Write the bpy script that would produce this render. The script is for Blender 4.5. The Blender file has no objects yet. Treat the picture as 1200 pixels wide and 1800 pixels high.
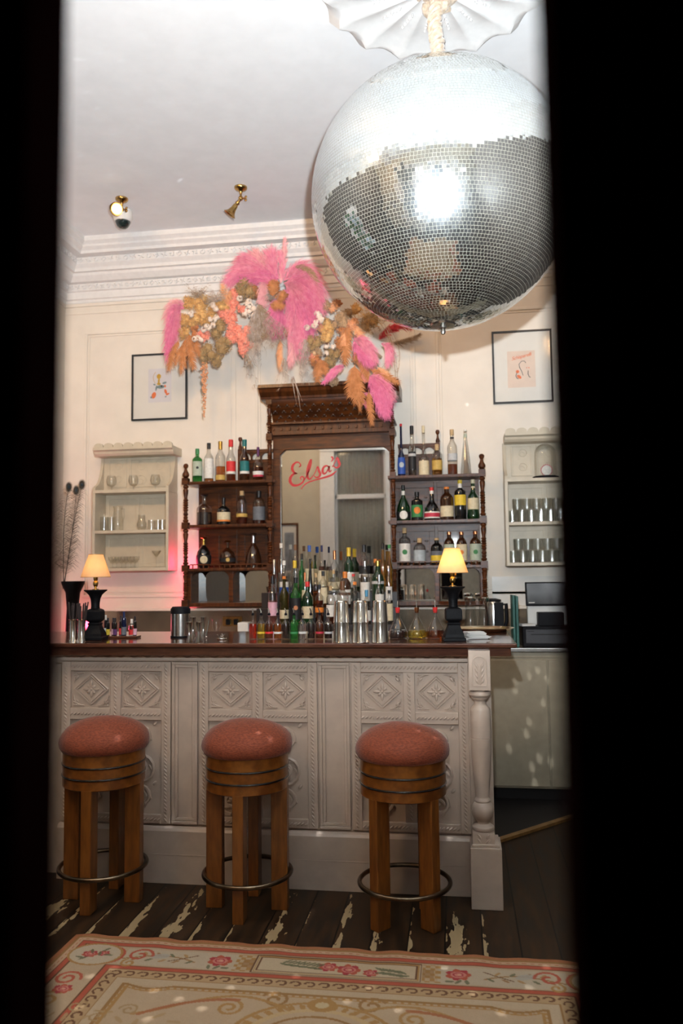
import bpy, math, random
import numpy as np
from mathutils import Vector, Matrix
random.seed(7)
PI = math.pi
scene = bpy.context.scene
COL = scene.collection

# ------------------------------------------------------------------ camera
EYE = Vector((0, 0, 1.42))
YAW, PITCH, ROLL = math.radians(-8.2), math.radians(4.32), math.radians(-0.72)
FPX = 1400.0
_f = Vector((math.sin(YAW)*math.cos(PITCH), math.cos(YAW)*math.cos(PITCH), math.sin(PITCH)))
_r = Vector((math.cos(YAW), -math.sin(YAW), 0))
_u = _r.cross(_f)
R_ = _r*math.cos(ROLL) + _u*math.sin(ROLL)
U_ = -_r*math.sin(ROLL) + _u*math.cos(ROLL)
F_ = _f
cd = bpy.data.cameras.new('camera')
cam = bpy.data.objects.new('camera', cd)
COL.objects.link(cam)
m = Matrix((R_, U_, -F_)).transposed().to_4x4()
m.translation = EYE
cam.matrix_world = m
cd.sensor_fit = 'VERTICAL'
cd.sensor_height = 36; cd.sensor_width = 24
cd.lens = 28
cd.clip_start = 0.02
cd.dof.use_dof = True
cd.dof.focus_distance = 3.6
cd.dof.aperture_fstop = 2.4
scene.camera = cam

def at(px, py, Y):
    d = F_ + R_*((px-600)/FPX) - U_*((py-900)/FPX)
    return EYE + d*(Y/d.y)
def atz(px, py, Z):
    d = F_ + R_*((px-600)/FPX) - U_*((py-900)/FPX)
    return EYE + d*((Z-EYE.z)/d.z)

# ------------------------------------------------------------------ world, lights, exposure
scene.view_settings.view_transform = 'Standard'
scene.view_settings.look = 'None'
scene.view_settings.gamma = 1
scene.view_settings.use_curve_mapping = False
scene.view_settings.exposure = -0.28
scene.cycles.transparent_max_bounces = 40
scene.cycles.max_bounces = 10
scene.cycles.diffuse_bounces = 4
scene.cycles.glossy_bounces = 6
scene.cycles.transmission_bounces = 10
scene.cycles.sample_clamp_indirect = 6
scene.cycles.blur_glossy = 0.5
w = bpy.data.worlds.new('world'); scene.world = w
w.use_nodes = True
w.node_tree.nodes['Background'].inputs[0].default_value = (0.75, 0.86, 1.0, 1)
w.node_tree.nodes['Background'].inputs[1].default_value = 1.6

def light(kind, name, loc, energy, color=(1, 1, 1), size=0.1, target=None, spot=None, blend=0.5, sizey=None, spread=None):
    l = bpy.data.lights.new(name, kind)
    l.energy = energy; l.color = color
    if kind == 'AREA':
        l.size = size
        if sizey: l.shape = 'RECTANGLE'; l.size_y = sizey
        if spread: l.spread = math.radians(spread)
    else:
        l.shadow_soft_size = size
    if kind == 'SPOT':
        l.spot_size = math.radians(spot); l.spot_blend = blend
    o = bpy.data.objects.new(name, l); COL.objects.link(o); o.location = loc
    if target is not None:
        o.rotation_euler = (Vector(target)-Vector(loc)).to_track_quat('-Z', 'Y').to_euler()
    return o
# the photographer's flash, a little above the lens
light('SPOT', 'camera_flash', (-0.02, 0.47, 1.78), 1180, (0.86, 0.94, 1.0), 0.02, (-0.02, 3.2, 5.0), 156, 1.0)
# warm spots added under the ceiling for the tungsten ambient on the bar wall
for _x, _y, _e in ((-2.3, 1.6, 105), (-1.15, 1.6, 165), (1.14, 3.0, 150)):
    light('SPOT', 'warm_ambient_spot', (_x, _y, 3.80), _e, (1.0, 0.55, 0.22), 0.12, (_x*.6-.35, 5.75, 2.6), 75, 0.9)
light('AREA', 'warm_fill_area', (-2.2, 1.4, 3.7), 24, (1.0, 0.62, 0.30), 0.3, (-1.6, 2.0, 0), sizey=0.5)  # unseen area lamp, added to warm the floor and bar front

# ------------------------------------------------------------------ materials
MATS = {}
def mat(name, rgb, rough=0.5, metal=0.0, var=0.0, bump=0.0, scale=20.0, trans=0.0, ior=1.45, coat=0.0, emit=None, es=0.0, rgb2=None, sheen=0.0, spec=None, stretch=None):
    if name in MATS: return MATS[name]
    m = bpy.data.materials.new(name); m.use_nodes = True
    nt = m.node_tree; b = nt.nodes['Principled BSDF']
    b.inputs['Base Color'].default_value = (*rgb, 1)
    b.inputs['Roughness'].default_value = rough
    b.inputs['Metallic'].default_value = metal
    b.inputs['IOR'].default_value = ior
    b.inputs['Transmission Weight'].default_value = trans
    b.inputs['Coat Weight'].default_value = coat
    b.inputs['Coat Roughness'].default_value = 0.06
    if sheen:
        b.inputs['Sheen Weight'].default_value = sheen
        b.inputs['Sheen Roughness'].default_value = 0.4
    if spec is not None: b.inputs['Specular IOR Level'].default_value = spec
    if emit:
        b.inputs['Emission Color'].default_value = (*emit, 1)
        b.inputs['Emission Strength'].default_value = es
    if var or bump or rgb2:
        tc = nt.nodes.new('ShaderNodeTexCoord'); mp = nt.nodes.new('ShaderNodeMapping')
        if stretch: mp.inputs['Scale'].default_value = stretch
        nt.links.new(tc.outputs['Object'], mp.inputs['Vector'])
        n = nt.nodes.new('ShaderNodeTexNoise'); n.inputs['Scale'].default_value = scale
        n.inputs['Detail'].default_value = 5
        nt.links.new(mp.outputs[0], n.inputs['Vector'])
        if var or rgb2:
            cr = nt.nodes.new('ShaderNodeValToRGB')
            c2 = rgb2 or tuple(max(0, c*(1-var)) for c in rgb)
            c1 = rgb if rgb2 else tuple(min(1, c*(1+var*0.4)) for c in rgb)
            cr.color_ramp.elements[0].position = 0.35; cr.color_ramp.elements[1].position = 0.65
            cr.color_ramp.elements[0].color = (*c2, 1); cr.color_ramp.elements[1].color = (*c1, 1)
            nt.links.new(n.outputs['Fac'], cr.inputs[0]); nt.links.new(cr.outputs[0], b.inputs['Base Color'])
        if bump:
            bp = nt.nodes.new('ShaderNodeBump'); bp.inputs['Strength'].default_value = min(1, bump)
            bp.inputs['Distance'].default_value = 0.002
            nt.links.new(n.outputs['Fac'], bp.inputs['Height']); nt.links.new(bp.outputs[0], b.inputs['Normal'])
    MATS[name] = m
    return m
def thin_glass(name, tint=(0.92, 0.93, 0.92), ior=1.5, rough=0.0):
    if name in MATS: return MATS[name]
    m = bpy.data.materials.new(name); m.use_nodes = True
    nt = m.node_tree; nt.nodes.clear()
    o = nt.nodes.new('ShaderNodeOutputMaterial'); mx = nt.nodes.new('ShaderNodeMixShader')
    t = nt.nodes.new('ShaderNodeBsdfTransparent'); g = nt.nodes.new('ShaderNodeBsdfGlossy'); f = nt.nodes.new('ShaderNodeMath'); lw = nt.nodes.new('ShaderNodeLayerWeight'); pw = nt.nodes.new('ShaderNodeMath')
    t.inputs[0].default_value = (*tint, 1); g.inputs['Roughness'].default_value = rough + 0.09
    lw.inputs['Blend'].default_value = .5; pw.operation = 'POWER'; pw.inputs[1].default_value = 2.4; nt.links.new(lw.outputs['Facing'], pw.inputs[0])
    f.operation = 'MULTIPLY_ADD'; f.inputs[1].default_value = .85; f.inputs[2].default_value = ((ior-1)/(ior+1))**2; nt.links.new(pw.outputs[0], f.inputs[0])
    # one even tint with a faint procedural waviness of old blown glass
    tc = nt.nodes.new('ShaderNodeTexCoord'); n = nt.nodes.new('ShaderNodeTexNoise'); n.inputs['Scale'].default_value = 18
    bp = nt.nodes.new('ShaderNodeBump'); bp.inputs['Strength'].default_value = 0.12; bp.inputs['Distance'].default_value = 0.004
    nt.links.new(tc.outputs['Object'], n.inputs['Vector']); nt.links.new(n.outputs['Fac'], bp.inputs['Height'])
    nt.links.new(bp.outputs[0], g.inputs['Normal'])
    nt.links.new(f.outputs[0], mx.inputs[0]); nt.links.new(t.outputs[0], mx.inputs[1]); nt.links.new(g.outputs[0], mx.inputs[2])
    nt.links.new(mx.outputs[0], o.inputs[0])
    MATS[name] = m
    return m

# ------------------------------------------------------------------ mesh helpers
class MB:
    def __init__(s): s.v = []; s.f = []
    def add(s, vs, fs):
        n = len(s.v); s.v += [tuple(v) for v in vs]; s.f += [tuple(i+n for i in f) for f in fs]; return s
    def box(s, x0, x1, y0, y1, z0, z1):
        if x0 > x1: x0, x1 = x1, x0
        if y0 > y1: y0, y1 = y1, y0
        if z0 > z1: z0, z1 = z1, z0
        return s.add([(x0,y0,z0),(x1,y0,z0),(x1,y1,z0),(x0,y1,z0),(x0,y0,z1),(x1,y0,z1),(x1,y1,z1),(x0,y1,z1)],
              [(0,3,2,1),(4,5,6,7),(0,1,5,4),(1,2,6,5),(2,3,7,6),(3,0,4,7)])
    def rbox(s, cx, cy, z0, z1, wx, wy, rot=0):
        c, d = math.cos(rot), math.sin(rot); P = []
        for z in (z0, z1):
            for a, b in ((-1,-1),(1,-1),(1,1),(-1,1)):
                x, y = a*wx/2, b*wy/2; P.append((cx+x*c-y*d, cy+x*d+y*c, z))
        return s.add(P, [(0,3,2,1),(4,5,6,7),(0,1,5,4),(1,2,6,5),(2,3,7,6),(3,0,4,7)])
    def lathe(s, prof, c=(0,0,0), seg=28, rot=0.0, M=None, close=True):
        vs = []; fs = []; k = len(prof)
        for (r, z) in prof:
            for i in range(seg):
                a = rot + 2*PI*i/seg
                p = Vector((r*math.cos(a), r*math.sin(a), z))
                if M is not None: p = M @ p
                vs.append((p.x+c[0], p.y+c[1], p.z+c[2]))
        for j in range(k-1):
            for i in range(seg):
                a, b = j*seg+i, j*seg+(i+1) % seg
                fs.append((a, b, b+seg, a+seg))
        if close:
            if prof[0][0] > 1e-6: fs.append(tuple(range(seg-1, -1, -1)))
            if prof[-1][0] > 1e-6: fs.append(tuple((k-1)*seg+i for i in range(seg)))
        return s.add(vs, fs)
    def tube(s, pts, r, seg=8, cap=True):
        pts = [Vector(p) for p in pts]; n = len(pts)
        rs = r if isinstance(r, (list, tuple)) else [r]*n
        vs = []; fs = []; ref = None
        for i, p in enumerate(pts):
            t = (pts[min(i+1, n-1)]-pts[max(i-1, 0)])
            t = t.normalized() if t.length > 1e-9 else Vector((0, 0, 1))
            if ref is None:
                ref = t.cross(Vector((0, 0, 1)))
                if ref.length < 1e-3: ref = t.cross(Vector((1, 0, 0)))
            ref = (ref - t*ref.dot(t))
            if ref.length < 1e-6: ref = t.orthogonal()
            ref.normalize()
            q = t.cross(ref)
            for k in range(seg):
                a = 2*PI*k/seg
                vs.append(p + ref*(rs[i]*math.cos(a)) + q*(rs[i]*math.sin(a)))
        for i in range(n-1):
            for k in range(seg):
                a, b = i*seg+k, i*seg+(k+1) % seg
                fs.append((a, b, b+seg, a+seg))
        if cap:
            fs.append(tuple(range(seg-1, -1, -1))); fs.append(tuple((n-1)*seg+i for i in range(seg)))
        return s.add(vs, fs)
    def ring(s, c, R, r, seg=48, s2=10):
        vs = []; fs = []
        for i in range(seg):
            a = 2*PI*i/seg
            for k in range(s2):
                b = 2*PI*k/s2; q = R + r*math.cos(b)
                vs.append((c[0]+q*math.cos(a), c[1]+q*math.sin(a), c[2]+r*math.sin(b)))
        for i in range(seg):
            for k in range(s2):
                a, b = i*s2+k, i*s2+(k+1) % s2; c2, d = ((i+1) % seg)*s2+k, ((i+1) % seg)*s2+(k+1) % s2
                fs.append((a, c2, d, b))
        return s.add(vs, fs)
    def blob(s, c, rx, ry, rz, M=None, n=6, m=8):
        vs = []; fs = []
        for j in range(n+1):
            th = PI*j/n
            for i in range(m):
                a = 2*PI*i/m
                p = Vector((rx*math.sin(th)*math.cos(a), ry*math.sin(th)*math.sin(a), rz*math.cos(th)))
                if M is not None: p = M @ p
                vs.append((p.x+c[0], p.y+c[1], p.z+c[2]))
        for j in range(n):
            for i in range(m):
                a, b = j*m+i, j*m+(i+1) % m
                fs.append((a, a+m, b+m, b))
        return s.add(vs, fs)
    def prism(s, poly, y0, y1):            # polygon in x,z pushed along y
        n = len(poly)
        vs = [(x, y0, z) for x, z in poly] + [(x, y1, z) for x, z in poly]
        fs = [tuple(range(n)), tuple(range(2*n-1, n-1, -1))] + [(i, i+n, (i+1) % n+n, (i+1) % n) for i in range(n)]
        return s.add(vs, fs)
    def sweepx(s, prof, x0, x1):           # (y,z) profile pushed along x
        n = len(prof)
        vs = [(x0, y, z) for y, z in prof] + [(x1, y, z) for y, z in prof]
        fs = [(i, i+n, i+n+1, i+1) for i in range(n-1)]
        return s.add(vs, fs)

def tag(o, label=None, cat=None, group=None, kind=None):
    if label: o['label'] = label
    if cat: o['category'] = cat
    if group: o['group'] = group
    if kind: o['kind'] = kind
    return o
def root_of(o):
    while o.parent: o = o.parent
    return o
def obj(name, mb, m, parent=None, smooth=False, bevel=0.0, world=True, label=None):
    me = bpy.data.meshes.new(name)
    vs = mb.v
    if parent is not None and world:
        L = root_of(parent).location
        vs = [(x-L.x, y-L.y, z-L.z) for x, y, z in vs]
    me.from_pydata(vs, [], mb.f); me.update()
    me.materials.append(m)
    if smooth:
        me.shade_smooth()
        try: me.set_sharp_from_angle(angle=math.radians(40))
        except Exception: pass
    o = bpy.data.objects.new(name, me); COL.objects.link(o)
    if parent is not None: o.parent = parent
    if bevel:
        bm = o.modifiers.new('bevel', 'BEVEL'); bm.width = bevel; bm.segments = 2; bm.limit_method = 'ANGLE'
    if label: o['label'] = label
    return o
def thing(name, label, cat, loc=(0, 0, 0), group=None):
    o = bpy.data.objects.new(name, None); COL.objects.link(o); o.location = loc
    o.empty_display_size = 0.05
    return tag(o, label, cat, group)
def single(name, mb, m, label, cat, group=None, **k):
    return tag(obj(name, mb, m, **k), label, cat, group)
def struct(name, mb, m, **k):
    return tag(obj(name, mb, m, **k), kind='structure')
def dup(root, loc, label=None, rotz=None):
    r = root.copy(); COL.objects.link(r); r.location = loc
    if rotz is not None: r.rotation_euler = (0, 0, rotz)
    if label: r['label'] = label
    for ch in list(root.children):
        c = ch.copy(); COL.objects.link(c); c.parent = r
        for g in ch.children:
            d = g.copy(); COL.objects.link(d); d.parent = c
    return r

# common materials
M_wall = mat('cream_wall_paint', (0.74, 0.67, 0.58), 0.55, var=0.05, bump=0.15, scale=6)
M_wallwarm = mat('rear_wall_paint', (0.50, 0.44, 0.34), 0.6, var=0.05, bump=0.1, scale=6)
M_ceil = mat('ceiling_paint', (0.84, 0.84, 0.84), 0.7, var=0.03, bump=0.25, scale=9)
M_plaster = mat('white_plaster', (0.74, 0.72, 0.70), 0.5, var=0.04, bump=0.2, scale=30)
M_barwhite = mat('cream_white_gloss_paint', (0.56, 0.445, 0.36), 0.33, var=0.08, bump=0.25, scale=14)
M_cabwhite = mat('ivory_cabinet_paint', (0.56, 0.48, 0.36), 0.4, var=0.06, bump=0.2, scale=18)
M_wood = mat('dark_carved_walnut', (0.105, 0.031, 0.007), 0.36, spec=.3, rgb2=(0.036, 0.011, 0.004), bump=0.2, scale=9, stretch=(1, 1, 6), coat=0.06)
M_woodh = mat('dark_walnut_rail', (0.110, 0.033, 0.008), 0.34, spec=.35, rgb2=(0.040, 0.012, 0.004), bump=0.2, scale=9, stretch=(6, 1, 1), coat=0.08)
M_carve = mat('walnut_carving', (0.03, 0.010, 0.004), 0.4, bump=0.2, scale=30)
M_top = mat('bar_top_mahogany', (0.115, 0.042, 0.022), 0.16, rgb2=(0.06, 0.02, 0.012), scale=8, stretch=(1, 9, 9), coat=0.5)
M_counter = mat('dimmed_cabinet_paint', (0.36, 0.31, 0.22), 0.45, var=0.08, bump=0.2, scale=18)  # cream cabinet colour darkened to stand in for the flash falloff
M_steel = mat('brushed_steel', (0.62, 0.60, 0.57), 0.22, metal=1, var=0.1, scale=60)
M_chrome = mat('polished_silver', (0.80, 0.77, 0.72), 0.10, metal=1, var=0.05, scale=20)
M_brass = mat('aged_brass', (0.52, 0.33, 0.12), 0.22, metal=1, var=0.3, scale=40)
M_blackiron = mat('black_cast_iron', (0.005, 0.005, 0.006), 0.5, var=0.3, spec=.15, bump=0.5, scale=60)
M_blackplastic = mat('black_plastic', (0.007, 0.007, 0.009), 0.5, var=0.2, scale=30, spec=.12)
M_mirror = mat('silvered_mirror', (0.82, 0.84, 0.82), 0.015, metal=1, var=0.03, scale=3)
M_darkglass = mat('near_black_glass', (0.006, 0.006, 0.006), 0.05, var=0.3, scale=10, coat=1.0)
M_clear = thin_glass('clear_glass', ior=1.8)
M_tumbler = thin_glass('tumbler_glass', (0.965, 0.97, 0.962), 1.7)
M_picglass = thin_glass('picture_glass', (0.985, 0.985, 0.985), 1.35)
M_cork = mat('cork', (0.55, 0.38, 0.2), 0.8, var=0.3, bump=0.5, scale=120)

# ------------------------------------------------------------------ room shell
XL, XR, YF, YB, ZC = -3.0, 1.26, 0.46, 5.75, 3.95
# worn floorboards
def floor_mat():
    m = bpy.data.materials.new('worn_floorboards'); m.use_nodes = True
    nt = m.node_tree; b = nt.nodes['Principled BSDF']; L = nt.links.new; N = nt.nodes.new
    tc = N('ShaderNodeTexCoord'); sx = N('ShaderNodeSeparateXYZ'); L(tc.outputs['Object'], sx.inputs[0])
    def M(op, a, b2=None, c=None):
        n = N('ShaderNodeMath'); n.operation = op
        for i, v in enumerate((a, b2, c)):
            if v is None: continue
            if isinstance(v, (int, float)): n.inputs[i].default_value = v
            else: L(v, n.inputs[i])
        return n.outputs[0]
    u = M('DIVIDE', M('ADD', sx.outputs[0], 10.02), 0.142)
    idx = M('FLOOR', u); fr = M('FRACT', u)
    edge = M('MINIMUM', fr, M('SUBTRACT', 1.0, fr))           # 0 in the gap between boards
    wn = N('ShaderNodeTexWhiteNoise'); wn.noise_dimensions = '1D'; L(idx, wn.inputs['W'])
    cmb = N('ShaderNodeCombineXYZ'); L(M('MULTIPLY', sx.outputs[0], 9.0), cmb.inputs[0])
    L(M('ADD', M('MULTIPLY', sx.outputs[1], 1.3), M('MULTIPLY', idx, 3.7)), cmb.inputs[1])
    grain = N('ShaderNodeTexNoise'); grain.inputs['Scale'].default_value = 3; grain.inputs['Detail'].default_value = 8
    L(cmb.outputs[0], grain.inputs['Vector'])
    r1 = N('ShaderNodeValToRGB'); L(grain.outputs['Fac'], r1.inputs[0])
    r1.color_ramp.elements[0].color = (0.012, 0.007, 0.004, 1); r1.color_ramp.elements[0].position = 0.34
    r1.color_ramp.elements[1].color = (0.060, 0.030, 0.012, 1); r1.color_ramp.elements[1].position = 0.75
    # old pale paint left along the board edges, in ragged strips
    wc = N('ShaderNodeCombineXYZ'); L(M('MULTIPLY', sx.outputs[0], 55.0), wc.inputs[0]); L(M('MULTIPLY', sx.outputs[1], 14.0), wc.inputs[1])
    rag = N('ShaderNodeTexNoise'); rag.inputs['Scale'].default_value = 1; rag.inputs['Detail'].default_value = 6; L(wc.outputs[0], rag.inputs['Vector'])
    wc2 = N('ShaderNodeCombineXYZ'); L(M('MULTIPLY', idx, 5.1), wc2.inputs[0]); L(M('MULTIPLY', sx.outputs[1], 2.6), wc2.inputs[1])
    big = N('ShaderNodeTexNoise'); big.inputs['Scale'].default_value = 1; big.inputs['Detail'].default_value = 2; L(wc2.outputs[0], big.inputs['Vector'])
    zone = M('MULTIPLY', M('SUBTRACT', 1.0, M('MULTIPLY', M('ABSOLUTE', M('SUBTRACT', sx.outputs[1], 3.16)), 2.2)), 1.0)
    zone = M('MULTIPLY', M('MAXIMUM', zone, 0.0), M('LESS_THAN', sx.outputs[0], 0.16))
    near = M('SUBTRACT', 1.0, M('DIVIDE', M('ABSOLUTE', M('SUBTRACT', fr, M('MULTIPLY', wn.outputs['Value'], 0.35))), M('ADD', 0.12, M('MULTIPLY', wn.outputs['Value'], 0.22))))
    sc_ = M('ADD', M('MULTIPLY', M('MAXIMUM', near, -1.0), 0.30), M('ADD', M('MULTIPLY', big.outputs['Fac'], 0.9), M('MULTIPLY', rag.outputs['Fac'], 0.95)))
    sc_ = M('ADD', sc_, M('MULTIPLY', zone, 0.22))
    k = M('MULTIPLY', M('GREATER_THAN', sc_, 1.31), M('GREATER_THAN', zone, 0.03))
    mx = N('ShaderNodeMix'); mx.data_type = 'RGBA'; L(k, mx.inputs[0]); L(r1.outputs[0], mx.inputs[6]); mx.inputs[7].default_value = (0.36, 0.27, 0.15, 1)
    gap = M('LESS_THAN', edge, 0.022)
    m2 = N('ShaderNodeMix'); m2.data_type = 'RGBA'; L(gap, m2.inputs[0]); L(mx.outputs[2], m2.inputs[6]); m2.inputs[7].default_value = (0.004, 0.003, 0.002, 1)
    L(m2.outputs[2], b.inputs['Base Color'])
    b.inputs['Specular IOR Level'].default_value = .22
    L(M('ADD', M('MULTIPLY', grain.outputs['Fac'], 0.3), 0.34), b.inputs['Roughness'])
    bp = N('ShaderNodeBump'); bp.inputs['Strength'].default_value = 0.4; bp.inputs['Distance'].default_value = 0.004
    L(M('SUBTRACT', M('MULTIPLY', grain.outputs['Fac'], 0.5), gap), bp.inputs['Height']); L(bp.outputs[0], b.inputs['Normal'])
    return m
M_floor = floor_mat()
struct('floor', MB().box(XL, XR, YF-0.12, YB, -0.06, 0), M_floor)
struct('floor', MB().box(-1.2, 1.2, -1.6, YF-0.12, -0.06, 0), mat('hall_floor', (0.03, 0.015, 0.01), 0.5, var=0.3, bump=0.2))
struct('ceiling', MB().box(XL, XR, YF, YB, ZC, ZC+0.06), M_ceil)
struct('wall_back', MB().box(XL, XR, YB, YB+0.1, 0, ZC), M_wall)
M_taupe = mat('dimmed_taupe_wall', (0.10, 0.085, 0.075), 0.6, var=0.1, bump=0.1)  # unseen walls coloured darker to dim ball reflections and bounced light
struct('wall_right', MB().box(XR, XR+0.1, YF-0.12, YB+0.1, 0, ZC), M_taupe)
# left wall with a window opening
WY0, WY1, WZ0, WZ1 = 2.35, 3.05, 0.75, 2.5
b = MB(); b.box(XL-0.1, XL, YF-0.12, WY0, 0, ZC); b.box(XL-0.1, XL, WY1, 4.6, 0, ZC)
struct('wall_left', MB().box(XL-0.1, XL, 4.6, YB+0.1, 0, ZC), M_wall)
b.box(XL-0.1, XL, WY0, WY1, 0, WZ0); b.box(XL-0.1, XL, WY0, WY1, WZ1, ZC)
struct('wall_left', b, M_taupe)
b = MB()
for y0, y1, z0, z1 in ((WY0-.06, WY0+.03, WZ0-.06, WZ1+.06), (WY1-.03, WY1+.06, WZ0-.06, WZ1+.06), (WY0, WY1, WZ0-.06, WZ0+.03), (WY0, WY1, WZ1-.03, WZ1+.06), (WY0, WY1, 1.6, 1.64)):
    b.box(XL-0.05, XL+0.025, y0, y1, z0, z1)
wf = struct('window_1', b, M_plaster, bevel=0.004)
obj('window_pane', MB().box(XL-0.03, XL-0.026, WY0+.03, WY1-.03, WZ0+.03, WZ1-.03), M_clear, wf)
b = MB(); rg = random.Random(4)
for i in range(5000):
    c = Vector((rg.gauss(-3.75, .18), rg.gauss(2.7, .5), rg.uniform(.3, 2.35+.25*math.sin(i))))
    u = Vector((rg.uniform(-1, 1), rg.uniform(-1, 1), rg.uniform(-1, 1))).normalized()*.05; v = u.orthogonal().normalized()*.025
    b.add([c-u, c+v, c+u, c-v], [(0, 1, 2, 3)])
b.tube([(-3.75, 2.7, 0), (-3.75, 2.7, 2.2)], .03, 8)
single('garden_shrub', b, mat('fresh_green_leaf', (.10, .28, .06), .6, var=.4, scale=3), 'green leafy shrub outside the left window, mirrored in the ball', 'shrub')
# rear wall (behind the doorway, seen in the bar mirror) with opening for the double doors and a sash window
DX0, DX1, DZ = -0.72, 0.86, 2.9
RX0, RX1, RZ0, RZ1 = -1.63, -0.93, 0.75, 3.07
b = MB()
for x0, x1, z0, z1 in ((XL, RX0, 0, ZC), (RX0, RX1, 0, RZ0), (RX0, RX1, RZ1, ZC), (RX1, DX0, 0, ZC), (DX0, DX1, DZ, ZC), (DX1, XR, 0, ZC)):
    b.box(x0, x1, YF-0.12, YF, z0, z1)
struct('wall_front', b, M_wallwarm)
b = MB()
for x0, x1, z0, z1, d in ((RX0-.2, RX0, RZ0-.1, RZ1+.1, .03), (RX1, RX1+.09, RZ0-.1, RZ1+.1, .03), (RX0-.2, RX1+.09, RZ1, RZ1+.1, .04),
        (RX0, RX1, 2.415, 2.475, -.02), (RX0, RX0+.03, RZ0, RZ1, -.02), (RX1-.03, RX1, RZ0, RZ1, -.02), (RX0, RX1, RZ0, RZ0+.05, .0)):
    b.box(x0, x1, YF-0.06, YF+d, z0, z1)
wf = struct('window_2', b, M_plaster, bevel=0.004)
obj('window_pane', MB().box(RX0+.03, RX1-.03, YF-.05, YF-.046, RZ0+.05, RZ1), M_clear, wf)
b = MB(); n = 90; vs = []; fs = []
for j, z in enumerate((RZ0, RZ1)):
    for i in range(n):
        x = RX0+(RX1-RX0)*i/(n-1); vs.append((x, YF-.09+.014*math.sin(i*0.9)+.006*math.sin(i*.37), z))
fs = [(i, i+1, n+i+1, n+i) for i in range(n-1)]
b.add(vs, fs)
single('net_curtain', b, mat('grey_net_curtain', (0.42, 0.41, 0.37), 0.8, var=0.2, scale=30, stretch=(6, 1, 1)), 'grey pleated net curtain hanging behind the tall sash window reflected in the bar mirror', 'curtain', smooth=True)
struct('wall_back_hall', MB().box(RX0-.3, -1.2, YF-.32, YF-.3, 0, ZC), M_wallwarm)
# hall in which the photographer stands
M_hall = mat('dark_hall_paint', (0.02, 0.012, 0.012), 0.6, var=0.2, bump=0.1)
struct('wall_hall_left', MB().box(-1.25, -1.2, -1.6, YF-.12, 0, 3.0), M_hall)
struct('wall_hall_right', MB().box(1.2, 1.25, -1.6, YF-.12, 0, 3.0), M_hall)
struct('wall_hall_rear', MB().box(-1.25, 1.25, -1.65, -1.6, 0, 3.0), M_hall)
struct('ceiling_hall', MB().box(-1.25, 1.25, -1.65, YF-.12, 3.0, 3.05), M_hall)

# double doors, nearly closed; the camera looks through the gap
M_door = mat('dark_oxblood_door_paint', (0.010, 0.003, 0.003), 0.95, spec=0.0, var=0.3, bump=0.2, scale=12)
XA, XB_ = -0.199, 0.0448
def door(name, x0, x1, hx):
    y0, y1 = YF-0.12, YF-0.08
    b = MB()
    st = 0.11
    s0, s1 = min(x0, x1), max(x0, x1)
    b.box(s0, s0+st, y0, y1, 0.005, DZ-.01); b.box(s1-st, s1, y0, y1, 0.005, DZ-.01)
    for z0, z1 in ((0.005, .22), (.95, 1.08), (2.1, 2.2), (DZ-.13, DZ-.01)): b.box(s0+st, s1-st, y0, y1, z0, z1)
    d = struct(name, b, M_door)
    b = MB()
    for z0, z1 in ((.22, .95), (1.08, 2.1), (2.2, DZ-.13)): b.box(s0+st, s1-st, y0+.012, y1-.012, z0, z1)
    obj('door_panel', b, M_door, d, bevel=0.004)
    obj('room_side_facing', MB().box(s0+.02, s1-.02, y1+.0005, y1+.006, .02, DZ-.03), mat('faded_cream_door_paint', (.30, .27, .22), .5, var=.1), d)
    k = MB(); M = Matrix.Rotation(PI/2, 3, 'X')
    k.lathe([(0.018, 0), (0.018, .01), (0.008, .015), (0.008, .035), (0.026, .045), (0.026, .06), (0, .065)], (hx, y0, 1.0), 20, M=M)
    obj('door_knob', k, M_brass, d, smooth=True)
    return d
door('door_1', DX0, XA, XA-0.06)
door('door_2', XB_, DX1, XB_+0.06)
b = MB()
for s in (1,):
    b.box(DX0-.1, DX0, YF, YF+.025, 0, DZ+.1); b.box(DX1, DX1+.1, YF, YF+.025, 0, DZ+.1); b.box(DX0-.1, DX1+.1, YF, YF+.03, DZ, DZ+.12)
struct('trim_1', b, M_plaster, bevel=0.004)

# cornice: one mitred moulding round the room
CP = [(.30, 3.95), (.30, 3.915), (.275, 3.895), (.275, 3.88), (.25, 3.86), (.245, 3.84), (.185, 3.835), (.18, 3.79), (.155, 3.765), (.15, 3.742), (.125, 3.740),
      (.12, 3.72), (.10, 3.70), (.085, 3.685), (.052, 3.68), (.045, 3.63), (.028, 3.625), (.026, 3.572), (.012, 3.566), (.010, 3.545), (0.001, 3.54)]
b = MB(); k = len(CP); vs = []
for d, z in CP: vs += [(XL+d, YF+d, z), (XL+d, YB-d, z), (XR-d, YB-d, z), (XR-d, YF+d, z)]
fs = [(j*4+i, j*4+(i+1) % 4, j*4+4+(i+1) % 4, j*4+4+i) for j in range(k-1) for i in range(4)]
struct('trim_2', b.add(vs, fs), M_plaster)
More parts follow.
